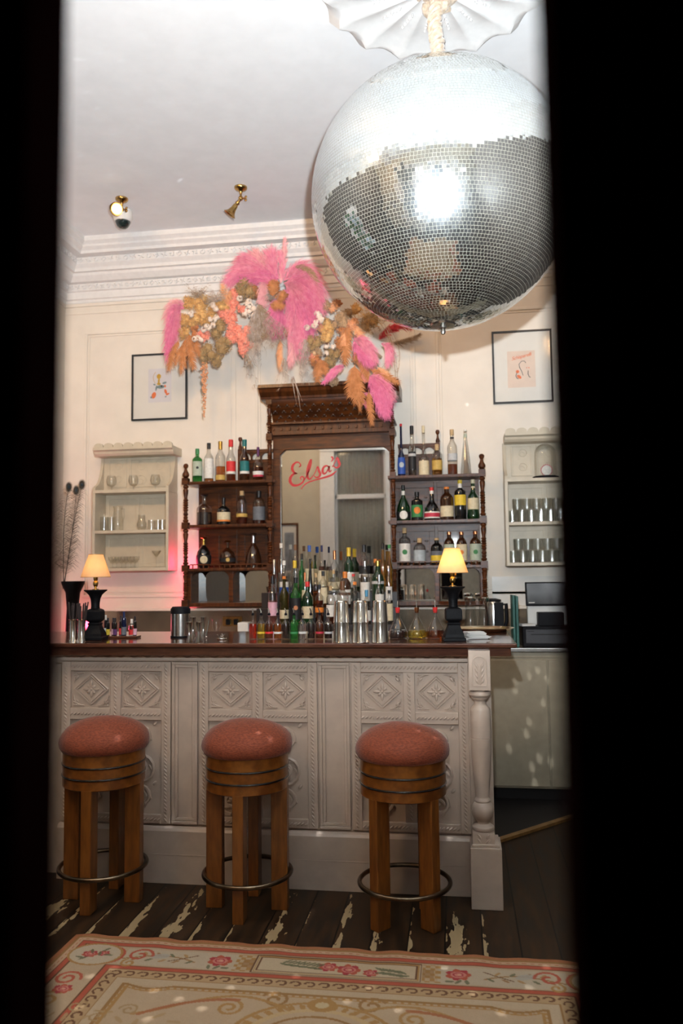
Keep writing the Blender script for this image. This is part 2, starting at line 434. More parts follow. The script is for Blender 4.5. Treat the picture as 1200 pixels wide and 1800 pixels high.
# leaf enrichment of the two cornice bands (back wall and left wall)
b = MB(); rnd = random.Random(3)
for band, (d0, zc, h, step) in enumerate(((.19, 3.812, .020, .06), (.055, 3.655, .020, .05))):
    for axis in (0, 1):
        n = int(((XR-XL-2*d0) if axis == 0 else 2.2)/step)
        for i in range(n):
            t = (i+.5)*step
            for q in range(4):
                dx = math.cos(q*PI/2+i*1.1)*step*.27; dz = math.sin(q*PI/2+i*1.1)*h*.62
                ang = q*PI/2+i*1.1+.8
                if axis == 0: c = (XL+d0+t+dx, YB-d0, zc+dz); M = Matrix.Rotation(ang, 3, 'Y')
                else: c = (XL+d0, YB-d0-t-dx, zc+dz); M = Matrix.Rotation(ang, 3, 'X')
                if axis == 0: b.blob(c, .013, .006, .005, M, 4, 6)
                else: b.blob(c, .006, .013, .005, M, 4, 6)
struct('trim_3', b, M_plaster, smooth=True)
# picture rail and wall panel mouldings
b = MB()
b.box(XL, XR, YB-.014, YB, 3.515, 3.54); b.box(XL, XR, YB-.008, YB, 3.455, 3.468)
b.box(XL, XL+.014, YF, YB, 3.515, 3.54)
def frame(b, x0, x1, z0, z1, y, w=.022, d=.012):
    for a0, a1, c0, c1 in ((x0, x1, z1-w, z1), (x0, x1, z0, z0+w), (x0, x0+w, z0+w, z1-w), (x1-w, x1, z0+w, z1-w)): b.box(a0, a1, y-d, y, c0, c1)
for x0, x1 in ((-2.83, -1.62), (-1.47, -.27), (-.12, 1.09)):
    frame(b, x0, x1, 1.25, 3.31, YB); frame(b, x0+.035, x1-.035, 1.285, 3.275, YB, .006, .007)
struct('trim_4', b, M_wall, bevel=0.003)
b = MB(); b.box(XL, XR, YB-.02, YB, 0, .16); struct('baseboard_back', b, M_wall)

# ceiling rose above the mirror ball
RC = (-0.036, 3.25)
n = 16; seg = n*10; rings = [(0, -.05), (.06, -.05), (.07, -.04), (.12, -.042), (.3, -.035), (.42, -.030), (.455, -.045), (.475, -.045), (.52, -.012), (.53, 0)]
vs = []; fs = []
for r, z in rings:
    for i in range(seg):
        a = 2*PI*i/seg; u = (i % 10)/10.0
        sc = 1 - 0.065*math.sin(PI*u)*min(1, (r/.42)**2)
        flute = -.013*(1-math.sin(PI*u))*min(1, r/.2)*(1 if r < .5 else 0)
        vs.append((RC[0]+r*sc*math.cos(a), RC[1]+r*sc*math.sin(a), ZC+z+flute))
for j in range(len(rings)-1):
    for i in range(seg):
        fs.append((j*seg+i, j*seg+(i+1) % seg, (j+1)*seg+(i+1) % seg, (j+1)*seg+i))
b = MB().add(vs, fs)
for i in range(n):                                              # small leaf drops between the ribs
    a = 2*PI*(i+.5)/n
    for k in range(5):
        rr = .19+.022*k; b.blob((RC[0]+rr*math.cos(a), RC[1]+rr*math.sin(a), ZC-.045), .013-.0015*k, .006, .008, Matrix.Rotation(a+(.5 if k % 2 else -.5), 3, 'Z'), 4, 6)
single('ceiling_rose', b, M_plaster, 'white fluted plaster ceiling rose with scalloped rim above the mirror ball', 'ceiling rose', smooth=True)

# floor behind the bar: dark lino edged with a pale wooden strip
P0, P1 = atz(873, 1481, 0), atz(997, 1441, 0)
dr = (P1-P0).normalized(); Q0 = P0-dr*.35; Q1 = P1+dr*1.0
b = MB(); vs = [(Q0.x, Q0.y, .001), (Q1.x, Q1.y, .001), (Q1.x, YB-.1, .001), (-2.9, YB-.1, .001), (-2.9, Q0.y, .001)]
vs = vs+[(x, y, .010) for x, y, z in vs]; b.add(vs, [(4, 3, 2, 1, 0), (5, 6, 7, 8, 9)]+[(i, (i+1) % 5, (i+1) % 5+5, i+5) for i in range(5)])
struct('floor_lino', b, mat('dark_lino', (0.008, 0.006, 0.006), 0.6, var=0.3, bump=0.1))
nn = Vector((-dr.y, dr.x, 0))*.018
b = MB(); c = [Q0-nn, Q1-nn, Q1+nn, Q0+nn]
b.add([(p.x, p.y, .0005) for p in c]+[(p.x, p.y, .016) for p in c], [(3, 2, 1, 0), (4, 5, 6, 7), (0, 1, 5, 4), (1, 2, 6, 5), (2, 3, 7, 6), (3, 0, 4, 7)])
struct('trim_5', b, mat('pale_oak_strip', (0.30, 0.16, 0.05), 0.45, var=0.3, scale=20))

# ------------------------------------------------------------------ aubusson style rug (woven pattern computed per vertex)
def make_rug():
    x0, x1, y0, y1 = -1.52, 0.60, 1.2, 3.075
    xs = np.arange(x0, x1+1e-6, 0.0034)
    ys = np.concatenate([np.arange(y1, y1-.62, -.0042), np.arange(y1-.624, y0, -.02)])
    X, Y = np.meshgrid(xs, ys)
    D = y1-Y; E = X-x0; W = x1-x0; E2 = np.minimum(E, x1-X)
    d = np.minimum(D, E2)                                     # distance to nearest edge
    along = np.where(D < E2, X+.46, Y-2.1)                      # run along the border
    rs = np.random.RandomState(5)
    cream = np.array([.46, .38, .28]); col = np.ones(X.shape+(3,))*cream
    nz = rs.rand(*X.shape)*.08+.96
    def put(mask, c, a=1.0):
        mk = np.clip(mask.astype(float), 0, 1)[..., None]*a
        col[:] = col*(1-mk)+np.array(c)*mk
    red, rust, gold, brown, green, rose, pink, ochre = (.42, .10, .06), (.36, .15, .07), (.38, .24, .09), (.14, .07, .035), (.12, .14, .08), (.36, .045, .06), (.55, .22, .20), (.30, .18, .07)
    wob = .003*np.sin(along*37)+.002*np.sin(along*91)
    put(d < .018, rust); put((d > .018) & (d < .030), ochre)
    put((d > .030) & (d < .052), (.50, .36, .26)); put((d > .052) & (d < .056), brown)
    put((d > .039) & (d < .043) & (np.sin(along*220) > 0), rust)
    # border panel
    A0, A1 = .062, .232
    put((d > .056) & (d < .078), red)
    put((d > .225) & (d < .246), red)
    put((d > .078) & (d < .083), brown); put((d > .221) & (d < .225), brown)
    # guard stripe with hooked motifs
    put((d > .246) & (d < .250), brown)
    put((d > .250) & (d < .300), (.44, .33, .20))
    ph = (along*20) % 1.0; dd = (d-.275)/.018
    hook = (np.abs(np.hypot((ph-.5)/.42, dd)-.8) < .22) & ((ph > .45) | (dd < 0))
    put(hook & (d > .250) & (d < .300), brown)
    put((d > .300) & (d < .306), ochre)
    # inner field
    put((d > .306) & (d < .345), (.48, .41, .31))
    top = D < E2+.0
    # shaped inner frame with stepped corner
    def band(F, w, c): put(np.abs(F) < w, c)
    f1 = d-.345-.02*np.sin(np.clip((E2-.36)/.16, 0, 1)*PI*1.0)
    band(f1, .006, ochre); band(f1-.016, .0035, gold)
    put((np.abs(f1-.009) < .004) & (np.sin(along*260) > .2), gold)
    # blotches
    def ell(cx, cy, rx, ry, rot=0):
        c, s = math.cos(rot), math.sin(rot); u = (X-cx)*c+(Y-cy)*s; v = -(X-cx)*s+(Y-cy)*c
        return (u/rx)**2+(v/ry)**2
    def leaf(cx, cy, L, w, rot, c=green): put(ell(cx, cy, L, w, rot) < 1, c, .85)
    def rosef(cx, cy, s):
        for k in range(7):
            a = k*2*PI/7; put(ell(cx+math.cos(a)*s*.62, cy+math.sin(a)*s*.5, s*.42, s*.34, a) < 1, rose if k % 2 else red)
        put(ell(cx, cy, s*.62, s*.5) < 1, pink); put(np.abs(ell(cx, cy, s*.42, s*.34)-.8) < .28, rose); put(ell(cx+.1*s, cy, s*.16, s*.14) < 1, (.6, .35, .28))
    def curve(pts, w, c, a=.9):
        P = np.array(pts)
        for (ax, ay), (bx, by) in zip(P[:-1], P[1:]):
            vx, vy = bx-ax, by-ay; L2 = vx*vx+vy*vy+1e-12
            lo_x, hi_x = min(ax, bx)-w*2, max(ax, bx)+w*2; lo_y, hi_y = min(ay, by)-w*2, max(ay, by)+w*2
            ix = (xs > lo_x) & (xs < hi_x); iy = (ys > lo_y) & (ys < hi_y)
            if not ix.any() or not iy.any(): continue
            i0, i1 = np.where(iy)[0][[0, -1]]; j0, j1 = np.where(ix)[0][[0, -1]]
            XX, YY = X[i0:i1+1, j0:j1+1], Y[i0:i1+1, j0:j1+1]
            t = np.clip(((XX-ax)*vx+(YY-ay)*vy)/L2, 0, 1); q = np.hypot(XX-ax-t*vx, YY-ay-t*vy) < w
            col[i0:i1+1, j0:j1+1][q] = col[i0:i1+1, j0:j1+1][q]*(1-a)+np.array(c)*a
    def spiral(cx, cy, r, turns, a0, sgn=1, w=.005, c=gold, sq=1.0):
        curve([(cx+sgn*r*(1-.8*t)*math.cos(a0+turns*2*PI*t), cy+sq*r*(1-.8*t)*math.sin(a0+turns*2*PI*t)) for t in np.linspace(0, 1, 26)], w, c)
    cy = y1-.152
    # framed middle panel of the border
    for g, cc in ((.062, ochre), (.072, brown)):
        pass
    cx = -.46
    mp = (np.abs(X-cx) < .30) & (np.abs(Y-cy) < .062); put(mp, (.50, .44, .33))
    for w0, cc in ((.30, brown), (.292, gold), (.284, brown)):
        F = np.maximum(np.abs(X-cx)-w0, np.abs(Y-cy)-(.062-(.30-w0))); put(np.abs(F) < .0028, cc)
    for dx, s in ((-.03, .036), (.045, .042), (.125, .028)): rosef(cx+dx, cy-.15*dx, s)
    for k in range(16):
        s = -1 if k % 2 else 1; t = k/16.0
        leaf(cx-.06-.14*t, cy+.012*s+.02*t, .020, .006, .5*s+.2); leaf(cx+.15+.1*t, cy+.012*s-.02*t, .018, .005, -.5*s-.2)
    # side cartouches: shaped cream panels with sprays, blocks of gold and a rose
    for sg in (-1, 1):
        pan = (sg*(X-cx) > .36) & (sg*(X-cx) < .80) & (np.abs(Y-cy) < .058+.0*X); put(pan, (.47, .43, .35))
        put((sg*(X-cx) > .305) & (sg*(X-cx) < .37) & (np.abs(Y-cy) < .06) & (((X*55).astype(int)+(Y*55).astype(int)) % 2 == 0), gold)
        put((sg*(X-cx) > .305) & (sg*(X-cx) < .345) & (np.abs(Y-cy) < .03), ochre, .7)
        rosef(cx+sg*.43, cy+.004, .044)
        for k in range(3): leaf(cx+sg*(.40+.03*k), cy-.045, .016, .007, k*.9)
        base = cx+sg*.52
        curve([(base+sg*.28*t, cy-.02+.05*math.sin(t*PI)*(1-t*.6)) for t in np.linspace(0, 1, 14)], .004, ochre)
        curve([(base+sg*.1*t, cy+.03-.05*t) for t in np.linspace(0, 1, 6)], .003, brown)
        for k in range(9):
            leaf(base+sg*(.02+.026*k), cy+(.024 if k % 2 else -.02), .017, .006, sg*(.9 if k % 2 else -.7), (green, gold, ochre)[k % 3])
        put(ell(base+sg*.14, cy+.012, .035, .018, .3) < 1, (.38, .40, .40), .8)
        put((ell(base+sg*.345, cy, .07, .07) < 1), red); put(ell(base+sg*.36, cy, .052, .052) < 1, (.47, .43, .35))
    # corner medallions
    for qx, sg in ((x0+.15, 1), (x1-.15, -1)):
        put(ell(qx, cy, .105, .085) < 1, gold); put(ell(qx, cy, .095, .075) < 1, (.50, .46, .38)); rosef(qx-.02, cy, .030); rosef(qx+.03, cy+.01, .022)
        for k in range(6): leaf(qx+.05*math.cos(k), cy+.04*math.sin(k*1.3), .018, .006, k)
        spiral(qx+sg*.17, cy+.01, .05, 1.3, 0, sg, .006, red); spiral(qx+sg*.15, cy-.05, .03, 1.2, 2, sg, .005, gold)
        for j in range(8): spiral(qx-.02, cy-.18-.14*j, .05, 1.5, j, sg, .006, (red, gold)[j % 2]); 
        for j in range(5): rosef(qx-.0, cy-.25-.25*j, .035)
    # central medallion of the field
    mcx, mcy = -.47, y1-.60
    for ax_, wv, cc in ((1.0, .030, gold), (.80, .05, (.50, .40, .24)), (.62, .04, ochre), (.45, .06, (.46, .38, .27))):
        e = np.sqrt(ell(mcx, mcy, .26*ax_/1.0, .21*ax_)); put(np.abs(e-1) < wv, cc)
    e = np.sqrt(ell(mcx, mcy, .26, .21)); th = np.arctan2(Y-mcy, X-mcx)
    put((np.abs(e-.9) < .06) & (np.sin(th*34) > 0), gold)
    put(ell(mcx, mcy+.20, .05, .04) < 1, gold); put(ell(mcx, mcy+.20, .022, .018) < 1, (.5, .44, .3))
    for sg in (-1, 1):
        spiral(mcx+sg*.16, mcy+.215, .05, 1.4, .5, sg, .006, ochre); spiral(mcx+sg*.30, mcy+.15, .05, 1.6, 1, sg, .006, gold)
        curve([(mcx+sg*(.1+.5*t), mcy+.16+.07*math.sin(t*4.2)-.02*t) for t in np.linspace(0, 1, 22)], .007, gold)
        curve([(mcx+sg*(.28+.3*t), mcy+.2-.12*t*t) for t in np.linspace(0, 1, 22)], .008, rust)
        for k in range(4): spiral(mcx+sg*(.62+.09*k), mcy+.1-.05*(k % 2), .035, 1.4, k, sg, .004, (.36, .27, .15))
        for k in range(7): leaf(mcx+sg*(.45+.06*k), mcy+.05+.03*math.sin(k*2), .025, .008, k*.8, (.40, .30, .17))
    curve([(x0+.36+.0*t, y1-.36-.5*t) for t in np.linspace(0, 1, 5)], .006, gold)
    col *= nz[..., None]*np.array([.92, .82, .72])
    Z = .010+.0022*np.sin(X*26+1)*np.exp(-D*9)+.0015*rs.rand(*X.shape)*.2
    # gently scalloped far edge
    Yw = Y+.004*np.sin(X*42)*np.exp(-D*14)
    ny, nx = X.shape
    V = np.stack([X.ravel(), Yw.ravel(), Z.ravel()], 1)
    I = np.arange(nx*ny).reshape(ny, nx)
    Fq = np.stack([I[:-1, :-1], I[1:, :-1], I[1:, 1:], I[:-1, 1:]], -1).reshape(-1, 4)
    # skirt so that the rug has thickness
    bd = np.concatenate([I[0, :], I[1:, -1], I[-1, ::-1][1:], I[::-1, 0][1:-1]])
    low = V[bd].copy(); low[:, 2] = .0005; nb = len(bd)
    lid = np.arange(nb)+len(V)
    Fs = np.stack([bd, np.roll(bd, -1), np.roll(lid, -1), lid], 1)
    V2 = np.vstack([V, low]); C2 = np.vstack([col.reshape(-1, 3), col.reshape(-1, 3)[bd]])
    me = bpy.data.meshes.new('rug'); me.vertices.add(len(V2)); me.vertices.foreach_set('co', V2.ravel())
    FF = np.vstack([Fq, Fs]).astype(np.int32)
    me.loops.add(FF.size); me.loops.foreach_set('vertex_index', FF.ravel())
    me.polygons.add(len(FF)); me.polygons.foreach_set('loop_start', np.arange(0, FF.size, 4).astype(np.int32))
    me.update(calc_edges=True)
    ca = me.color_attributes.new('weave', 'FLOAT_COLOR', 'POINT')
    ca.data.foreach_set('color', np.hstack([C2, np.ones((len(C2), 1))]).astype(np.float32).ravel())
    mt = bpy.data.materials.new('flat_woven_wool'); mt.use_nodes = True; nt = mt.node_tree; bs = nt.nodes['Principled BSDF']
    at_ = nt.nodes.new('ShaderNodeAttribute'); at_.attribute_name = 'weave'; nt.links.new(at_.outputs['Color'], bs.inputs['Base Color'])
    bs.inputs['Roughness'].default_value = .9
    nz_ = nt.nodes.new('ShaderNodeTexNoise'); nz_.inputs['Scale'].default_value = 260; bp = nt.nodes.new('ShaderNodeBump'); bp.inputs['Strength'].default_value = .5; bp.inputs['Distance'].default_value = .002
    tc = nt.nodes.new('ShaderNodeTexCoord'); nt.links.new(tc.outputs['Object'], nz_.inputs['Vector']); nt.links.new(nz_.outputs['Fac'], bp.inputs['Height']); nt.links.new(bp.outputs[0], bs.inputs['Normal'])
    me.materials.append(mt)
    o = bpy.data.objects.new('rug', me); COL.objects.link(o)
    tag(o, 'cream and red flat woven floral rug with rose border before the stools', 'rug')
make_rug()

# ------------------------------------------------------------------ the bar
BY = 3.652                                                       # carved front plane
bar = thing('bar_counter', 'cream painted carved panel bar with dark mahogany top and turned corner post', 'bar', (-0.87, 3.9, 0))
def bx(px, py=1300): return at(px, py, BY).x
def bz(py, px=560): return at(px, py, BY).z
X0, X1 = -1.90, 0.135
b = MB(); b.box(X0, X1, BY+.012, BY+.05, 0, 1.09); b.box(X0, X0+.04, BY+.05, 4.2, 0, 1.09); b.box(X1-.04, X1, BY+.05, 4.2, 0, 1.09)
obj('carcass', b, M_barwhite, bar)
b = MB(); b.box(X0-.0, X1-.1, BY-.022, BY+.012, 0, .235); b.sweepx([(BY-.022, .235), (BY-.015, .245), (BY, .252), (BY+.012, .252)], X0, X1-.1)
b.box(X0, X1-.1, BY-.0235, BY-.022, .128, .131)
obj('skirting', b, M_barwhite, bar, bevel=.003)
b = MB(); b.box(X0, X1-.1, BY-.006, BY+.012, 1.015, 1.09); b.box(X0, X1-.1, BY-.012, BY, 1.012, 1.018)
obj('frieze', b, M_barwhite, bar, bevel=.002)
b = MB(); x = X0+.04; q = 0
while x < X1-.14:                                                 # guilloche and palmettes
    M90 = Matrix.Rotation(PI/2, 3, 'X')
    for rr, tk in ((.026, .0035), (.014, .003)):
        pts = [(x+rr*math.cos(a), BY-.007, 1.052+rr*.9*math.sin(a)) for a in np.linspace(PI*1.0, PI*2.0 if q % 2 else PI*2.9, 16)]
        b.tube(pts, tk, 5)
    b.blob((x, BY-.007, 1.052), .006, .004, .006)
    for a in (-.6, 0, .6): b.blob((x+.033+.008*a, BY-.007, 1.052+.01*(1-abs(a))), .003, .003, .014, Matrix.Rotation(a, 3, 'Y'), 4, 6)
    x += .066; q += 1
obj('frieze_carving', b, M_barwhite, bar, smooth=True)
def rope(b, x0, z0, x1, z1, w=.012, step=.017, y=None):
    y = BY-.008 if y is None else y
    L = math.hypot(x1-x0, z1-z0); n = max(1, int(L/step)); ang = math.atan2(z1-z0, x1-x0)
    for i in range(n):
        t = (i+.5)/n; M = Matrix.Rotation(-(ang+.75), 3, 'Y')
        b.blob((x0+(x1-x0)*t, y, z0+(z1-z0)*t), w, .0045, .0042, M, 4, 6)
def spir(b, cx, cz, r, a0, turns, sg, y, w=.0042):
    pts = [(cx+sg*r*(1-.85*t)*math.cos(a0+turns*2*PI*t), y, cz+r*(1-.85*t)*math.sin(a0+turns*2*PI*t)) for t in np.linspace(0, 1, 22)]
    b.tube(pts, [w*(1-.3*t) for t in np.linspace(0, 1, 22)], 5)
def carved_group(x0, x1):
    z0, z1 = .262, 1.008; st = .045; mid = (x0+x1)/2; zr0, zr1 = .735, .79
    fr = MB(); y0, y1 = BY-.006, BY+.012
    for a0, a1, c0, c1 in ((x0, x0+st, z0, z1), (x1-st, x1, z0, z1), (x0+st, x1-st, z1-.045, z1), (x0+st, x1-st, z0, z0+.04), (mid-.026, mid+.026, z0+.04, z1-.045),
                           (x0+st, mid-.026, zr0, zr1), (mid+.026, x1-st, zr0, zr1)): fr.box(a0, a1, y0, y1, c0, c1)
    p = obj('panel_frame', fr, M_barwhite, bar, bevel=.003)
    c = MB()
    rope(c, x0+st/2, z0+.01, x0+st/2, z1-.01); rope(c, x1-st/2, z0+.01, x1-st/2, z1-.01)
    rope(c, x0+st, z1-.022, x1-st, z1-.022); rope(c, x0+st, z0+.02, x1-st, z0+.02); rope(c, mid, z0+.05, mid, z1-.05)
    rope(c, x0+st, (zr0+zr1)/2, mid-.03, (zr0+zr1)/2, .010); rope(c, mid+.03, (zr0+zr1)/2, x1-st, (zr0+zr1)/2, .010)
    for a0, a1 in ((x0+st, mid-.026), (mid+.026, x1-st)):
        cx = (a0+a1)/2; w = (a1-a0); zz0, zz1 = zr1, z1-.045; cz = (zz0+zz1)/2; h = zz1-zz0; yy = BY+.006
        # diamond of strapwork with a four-petal flower
        D = [(cx-w*.42, cz), (cx, cz+h*.42), (cx+w*.42, cz), (cx, cz-h*.42), (cx-w*.42, cz)]
        for (ax, az), (bx_, bz_) in zip(D[:-1], D[1:]): c.tube([(ax, yy, az), (bx_, yy, bz_)], .0045, 5); c.tube([(cx+(ax-cx)*.82, yy, cz+(az-cz)*.82), (cx+(bx_-cx)*.82, yy, cz+(bz_-cz)*.82)], .003, 5)
        for k in range(8):
            a = k*PI/4; L = .030 if k % 2 == 0 else .020
            c.blob((cx+math.cos(a)*L*.8, yy, cz+math.sin(a)*L*.8), L*.62, .005, .0065, Matrix.Rotation(-a, 3, 'Y'), 4, 6)
        c.blob((cx, yy, cz), .008, .007, .008)
        for sx in (-1, 1):
            for sz in (-1, 1):
                for k in range(4):
                    c.tube([(cx+sx*w*(.44-.0*k), yy, cz+sz*h*(.44-.09*k)), (cx+sx*w*(.44-.11*(4-k)*.6), yy, cz+sz*h*(.44))], .003, 5)
                c.blob((cx+sx*w*.36, yy, cz+sz*h*.32), .012, .004, .006, Matrix.Rotation(sx*sz*.8, 3, 'Y'), 4, 6)
        # tall rinceau: S-scroll of linked spirals
        zb, zt = z0+.05, zr0-.01; n = 3; r = min(w*.43, (zt-zb)/n/2*1.02)
        for k in range(n):
            cz2 = zb+(k+.5)*(zt-zb)/n; sg = 1 if k % 2 else -1
            spir(c, cx, cz2, r, -PI/2, 1.55, sg, yy, .009)
            spir(c, cx+sg*r*.1, cz2, r*.45, 0, .9, -sg, yy, .007)
            for j in range(6):
                a = j*1.05+k; c.blob((cx+r*.62*math.cos(a), yy, cz2+r*.62*math.sin(a)), .016, .0045, .0055, Matrix.Rotation(-a+.9, 3, 'Y'), 4, 6)
            c.blob((cx, yy, cz2), .009, .006, .009)
            c.blob((cx-sg*r*.95, yy, cz2+r*.9), .014, .005, .007, Matrix.Rotation(.8*sg, 3, 'Y'), 4, 6)
    obj('panel_carving', c, M_barwhite, p, smooth=True)
carved_group(X0+.005, bx(300)-.0)
carved_group(bx(350), bx(558))
carved_group(bx(618), X1-.10)
for a, c_ in ((302, 347), (561, 615)):
    x0, x1 = bx(a), bx(c_); z0, z1 = .262, 1.008
    b = MB()
    for q, (m, d) in enumerate(((0, .0), (.014, .006))):
        frame(b, x0+m, x1-m, z0+m, z1-m, BY+.012, .014, .018-d)
    obj('pilaster_panel', b, M_barwhite, bar, bevel=.003)
# corner post
PX, PY = .084, 3.565
post = MB(); hw = .046
post.box(PX-hw, PX+hw, PY-hw, PY+hw, .905, 1.075)
post.lathe([(.030, .895), (.030, .905)], (PX, PY, 0), 28)
post.lathe([(.043, .898), (.047, .889), (.047, .882), (.040, .874), (.036, .870), (.036, .866), (.030, .862), (.025, .855), (.025, .845), (.030, .836), (.040, .826), (.044, .815), (.045, .760),
            (.0455, .700), (.0435, .699), (.0455, .697), (.044, .66), (.040, .58), (.033, .50), (.027, .45), (.028, .445), (.034, .438), (.035, .432), (.031, .428), (.040, .418), (.045, .405), (.046, .39), (.043, .37), (.036, .358),
            (.030, .352), (.027, .345), (.027, .338), (.035, .333), (.045, .327), (.047, .320), (.045, .312), (.038, .309)], (PX, PY, 0), 32)
post.box(PX-hw, PX+hw, PY-hw, PY+hw, .262, .309)
pm = obj('corner_post', post, M_barwhite, bar, smooth=True, bevel=.002)
c = MB(); yy = PY-hw-.001
arch = [(PX-.03, yy, .925)]+[(PX-.03*math.cos(a), yy, 1.02+.03*math.sin(a)) for a in np.linspace(0, PI, 12)]+[(PX+.03, yy, .925), (PX-.03, yy, .925)]
c.tube(arch, .003, 5)
for sg in (-1, 1):
    for k in range(4): c.blob((PX+sg*.012, yy, .945+.022*k), .014, .004, .005, Matrix.Rotation(-sg*1.0, 3, 'Y'), 4, 6)
    c.tube([(PX+sg*.003, yy, .93), (PX+sg*.006, yy, 1.0), (PX+sg*.018, yy, 1.03)], .003, 5)
    for k in range(2): c.blob((PX+sg*.018, yy, .275+.02*k), .014, .004, .005, Matrix.Rotation(-sg*.9, 3, 'Y'), 4, 6)
obj('carving', c, M_barwhite, pm, smooth=True)
b = MB(); b.box(.026, .158, 3.50, 3.66, 0, .252); b.box(.034, .150, 3.508, 3.65, .252, .264)
obj('plinth', b, M_barwhite, bar, bevel=.003)
b = MB(); b.box(X1-.10, X1-.0, BY-.03, BY+.02, .262, 1.09)
obj('end_stile', b, M_barwhite, bar, bevel=.002)
# mahogany top
b = MB(); b.box(-2.35, .247, 3.53, 4.26, 1.085, 1.105)
obj('countertop', b, M_top, bar, bevel=.006)
b = MB(); b.box(-2.33, .222, 3.56, 4.23, 1.047, 1.085)
obj('top_apron', b, M_top, bar, bevel=.003)
b = MB(); b.box(-2.30, X1-.05, 3.66, 4.2, 1.0, 1.047); b.box(-2.3, X0, 3.7, 4.2, 0, 1.0)
obj('end_cabinet', b, M_barwhite, bar)

# ------------------------------------------------------------------ bar stools
M_velvet = mat('coral_velvet', (0.31, 0.070, 0.028), 0.75, rgb2=(0.17, 0.034, 0.014), bump=1.0, scale=90, sheen=.25, stretch=(1, 1, 3))
M_birdseye = mat('golden_burr_maple', (0.26, 0.092, 0.016), 0.3, rgb2=(0.13, 0.038, 0.006), bump=0.1, scale=22, coat=0.25)
M_stoolleg = mat('golden_maple_leg', (0.23, 0.082, 0.014), 0.35, rgb2=(0.14, 0.045, 0.008), bump=0.1, scale=9, stretch=(6, 6, 1), coat=0.3)
M_bronze = mat('worn_bronze_tube', (0.20, 0.15, 0.10), 0.28, metal=1, var=0.5, scale=14)
M_blackband = mat('black_lacquer_band', (0.01, 0.01, 0.011), 0.18, var=0.2, coat=.6)
def make_stool(angle, label, loc, seed):
    rn = random.Random(seed)
    t = thing('bar_stool', label, 'bar stool', (0, 0, 0), 'three round velvet bar stools at the bar')
    b = MB(); prof = [(.170, .650), (.184, .655), (.1925, .668), (.1955, .686), (.193, .704), (.184, .722), (.168, .740), (.146, .756), (.118, .770), (.085, .781), (.05, .788), (.02, .791), (0, .7915)]
    seg = 64; vs = []; fs = []
    for j, (r, z) in enumerate(prof):
        for i in range(seg):
            a = 2*PI*i/seg; w = 1+.010*math.sin(3*a+seed)+.006*math.sin(7*a+j*.6+seed)+.004*math.sin(13*a-j+seed*2)
            vs.append((r*w*math.cos(a), r*w*math.sin(a), z+.005*math.sin(2*a+seed)*(r/.19)*(z-.65)/.15))
    for j in range(len(prof)-1):
        for i in range(seg): fs.append((j*seg+i, j*seg+(i+1) % seg, (j+1)*seg+(i+1) % seg, (j+1)*seg+i))
    b.add(vs, fs); obj('seat_cushion', b, M_velvet, t, smooth=True)
    b = MB().lathe([(.10, .505), (.172, .505), (.177, .509), (.177, .652), (.172, .656), (0, .656)], seg=64)
    d = obj('seat_drum', b, M_birdseye, t, smooth=True)
    for z in (.600, .552):
        obj('black_band', MB().ring((0, 0, z), .1775, .0042, 64, 8), M_blackband, t, smooth=True)
    for k in range(4):
        a = angle+k*PI/2; rr = .1415
        b = MB(); b.rbox(rr*math.cos(a), rr*math.sin(a), 0.0, .51, .070, .046, a)
        obj('leg', b, M_stoolleg, t, bevel=.003)
    b = MB().ring((0, 0, .148), .186, .0095, 72, 12)
    obj('foot_ring', b, M_bronze, t, smooth=True)
    t.location = loc
    return t
s3 = (-.244, 3.385, 0); s2 = (-.918, 3.42, 0); s1 = (-1.575, 3.43, 0)
make_stool(-PI/2, 'coral velvet bar stool furthest left, below the left table lamp', s1, 1)
make_stool(-PI/2+.03, 'round coral velvet bar stool in the middle of the three at the bar', s2, 2)
make_stool(-PI/4+.08, 'coral velvet bar stool nearest the corner post, two legs to the front', s3, 3)

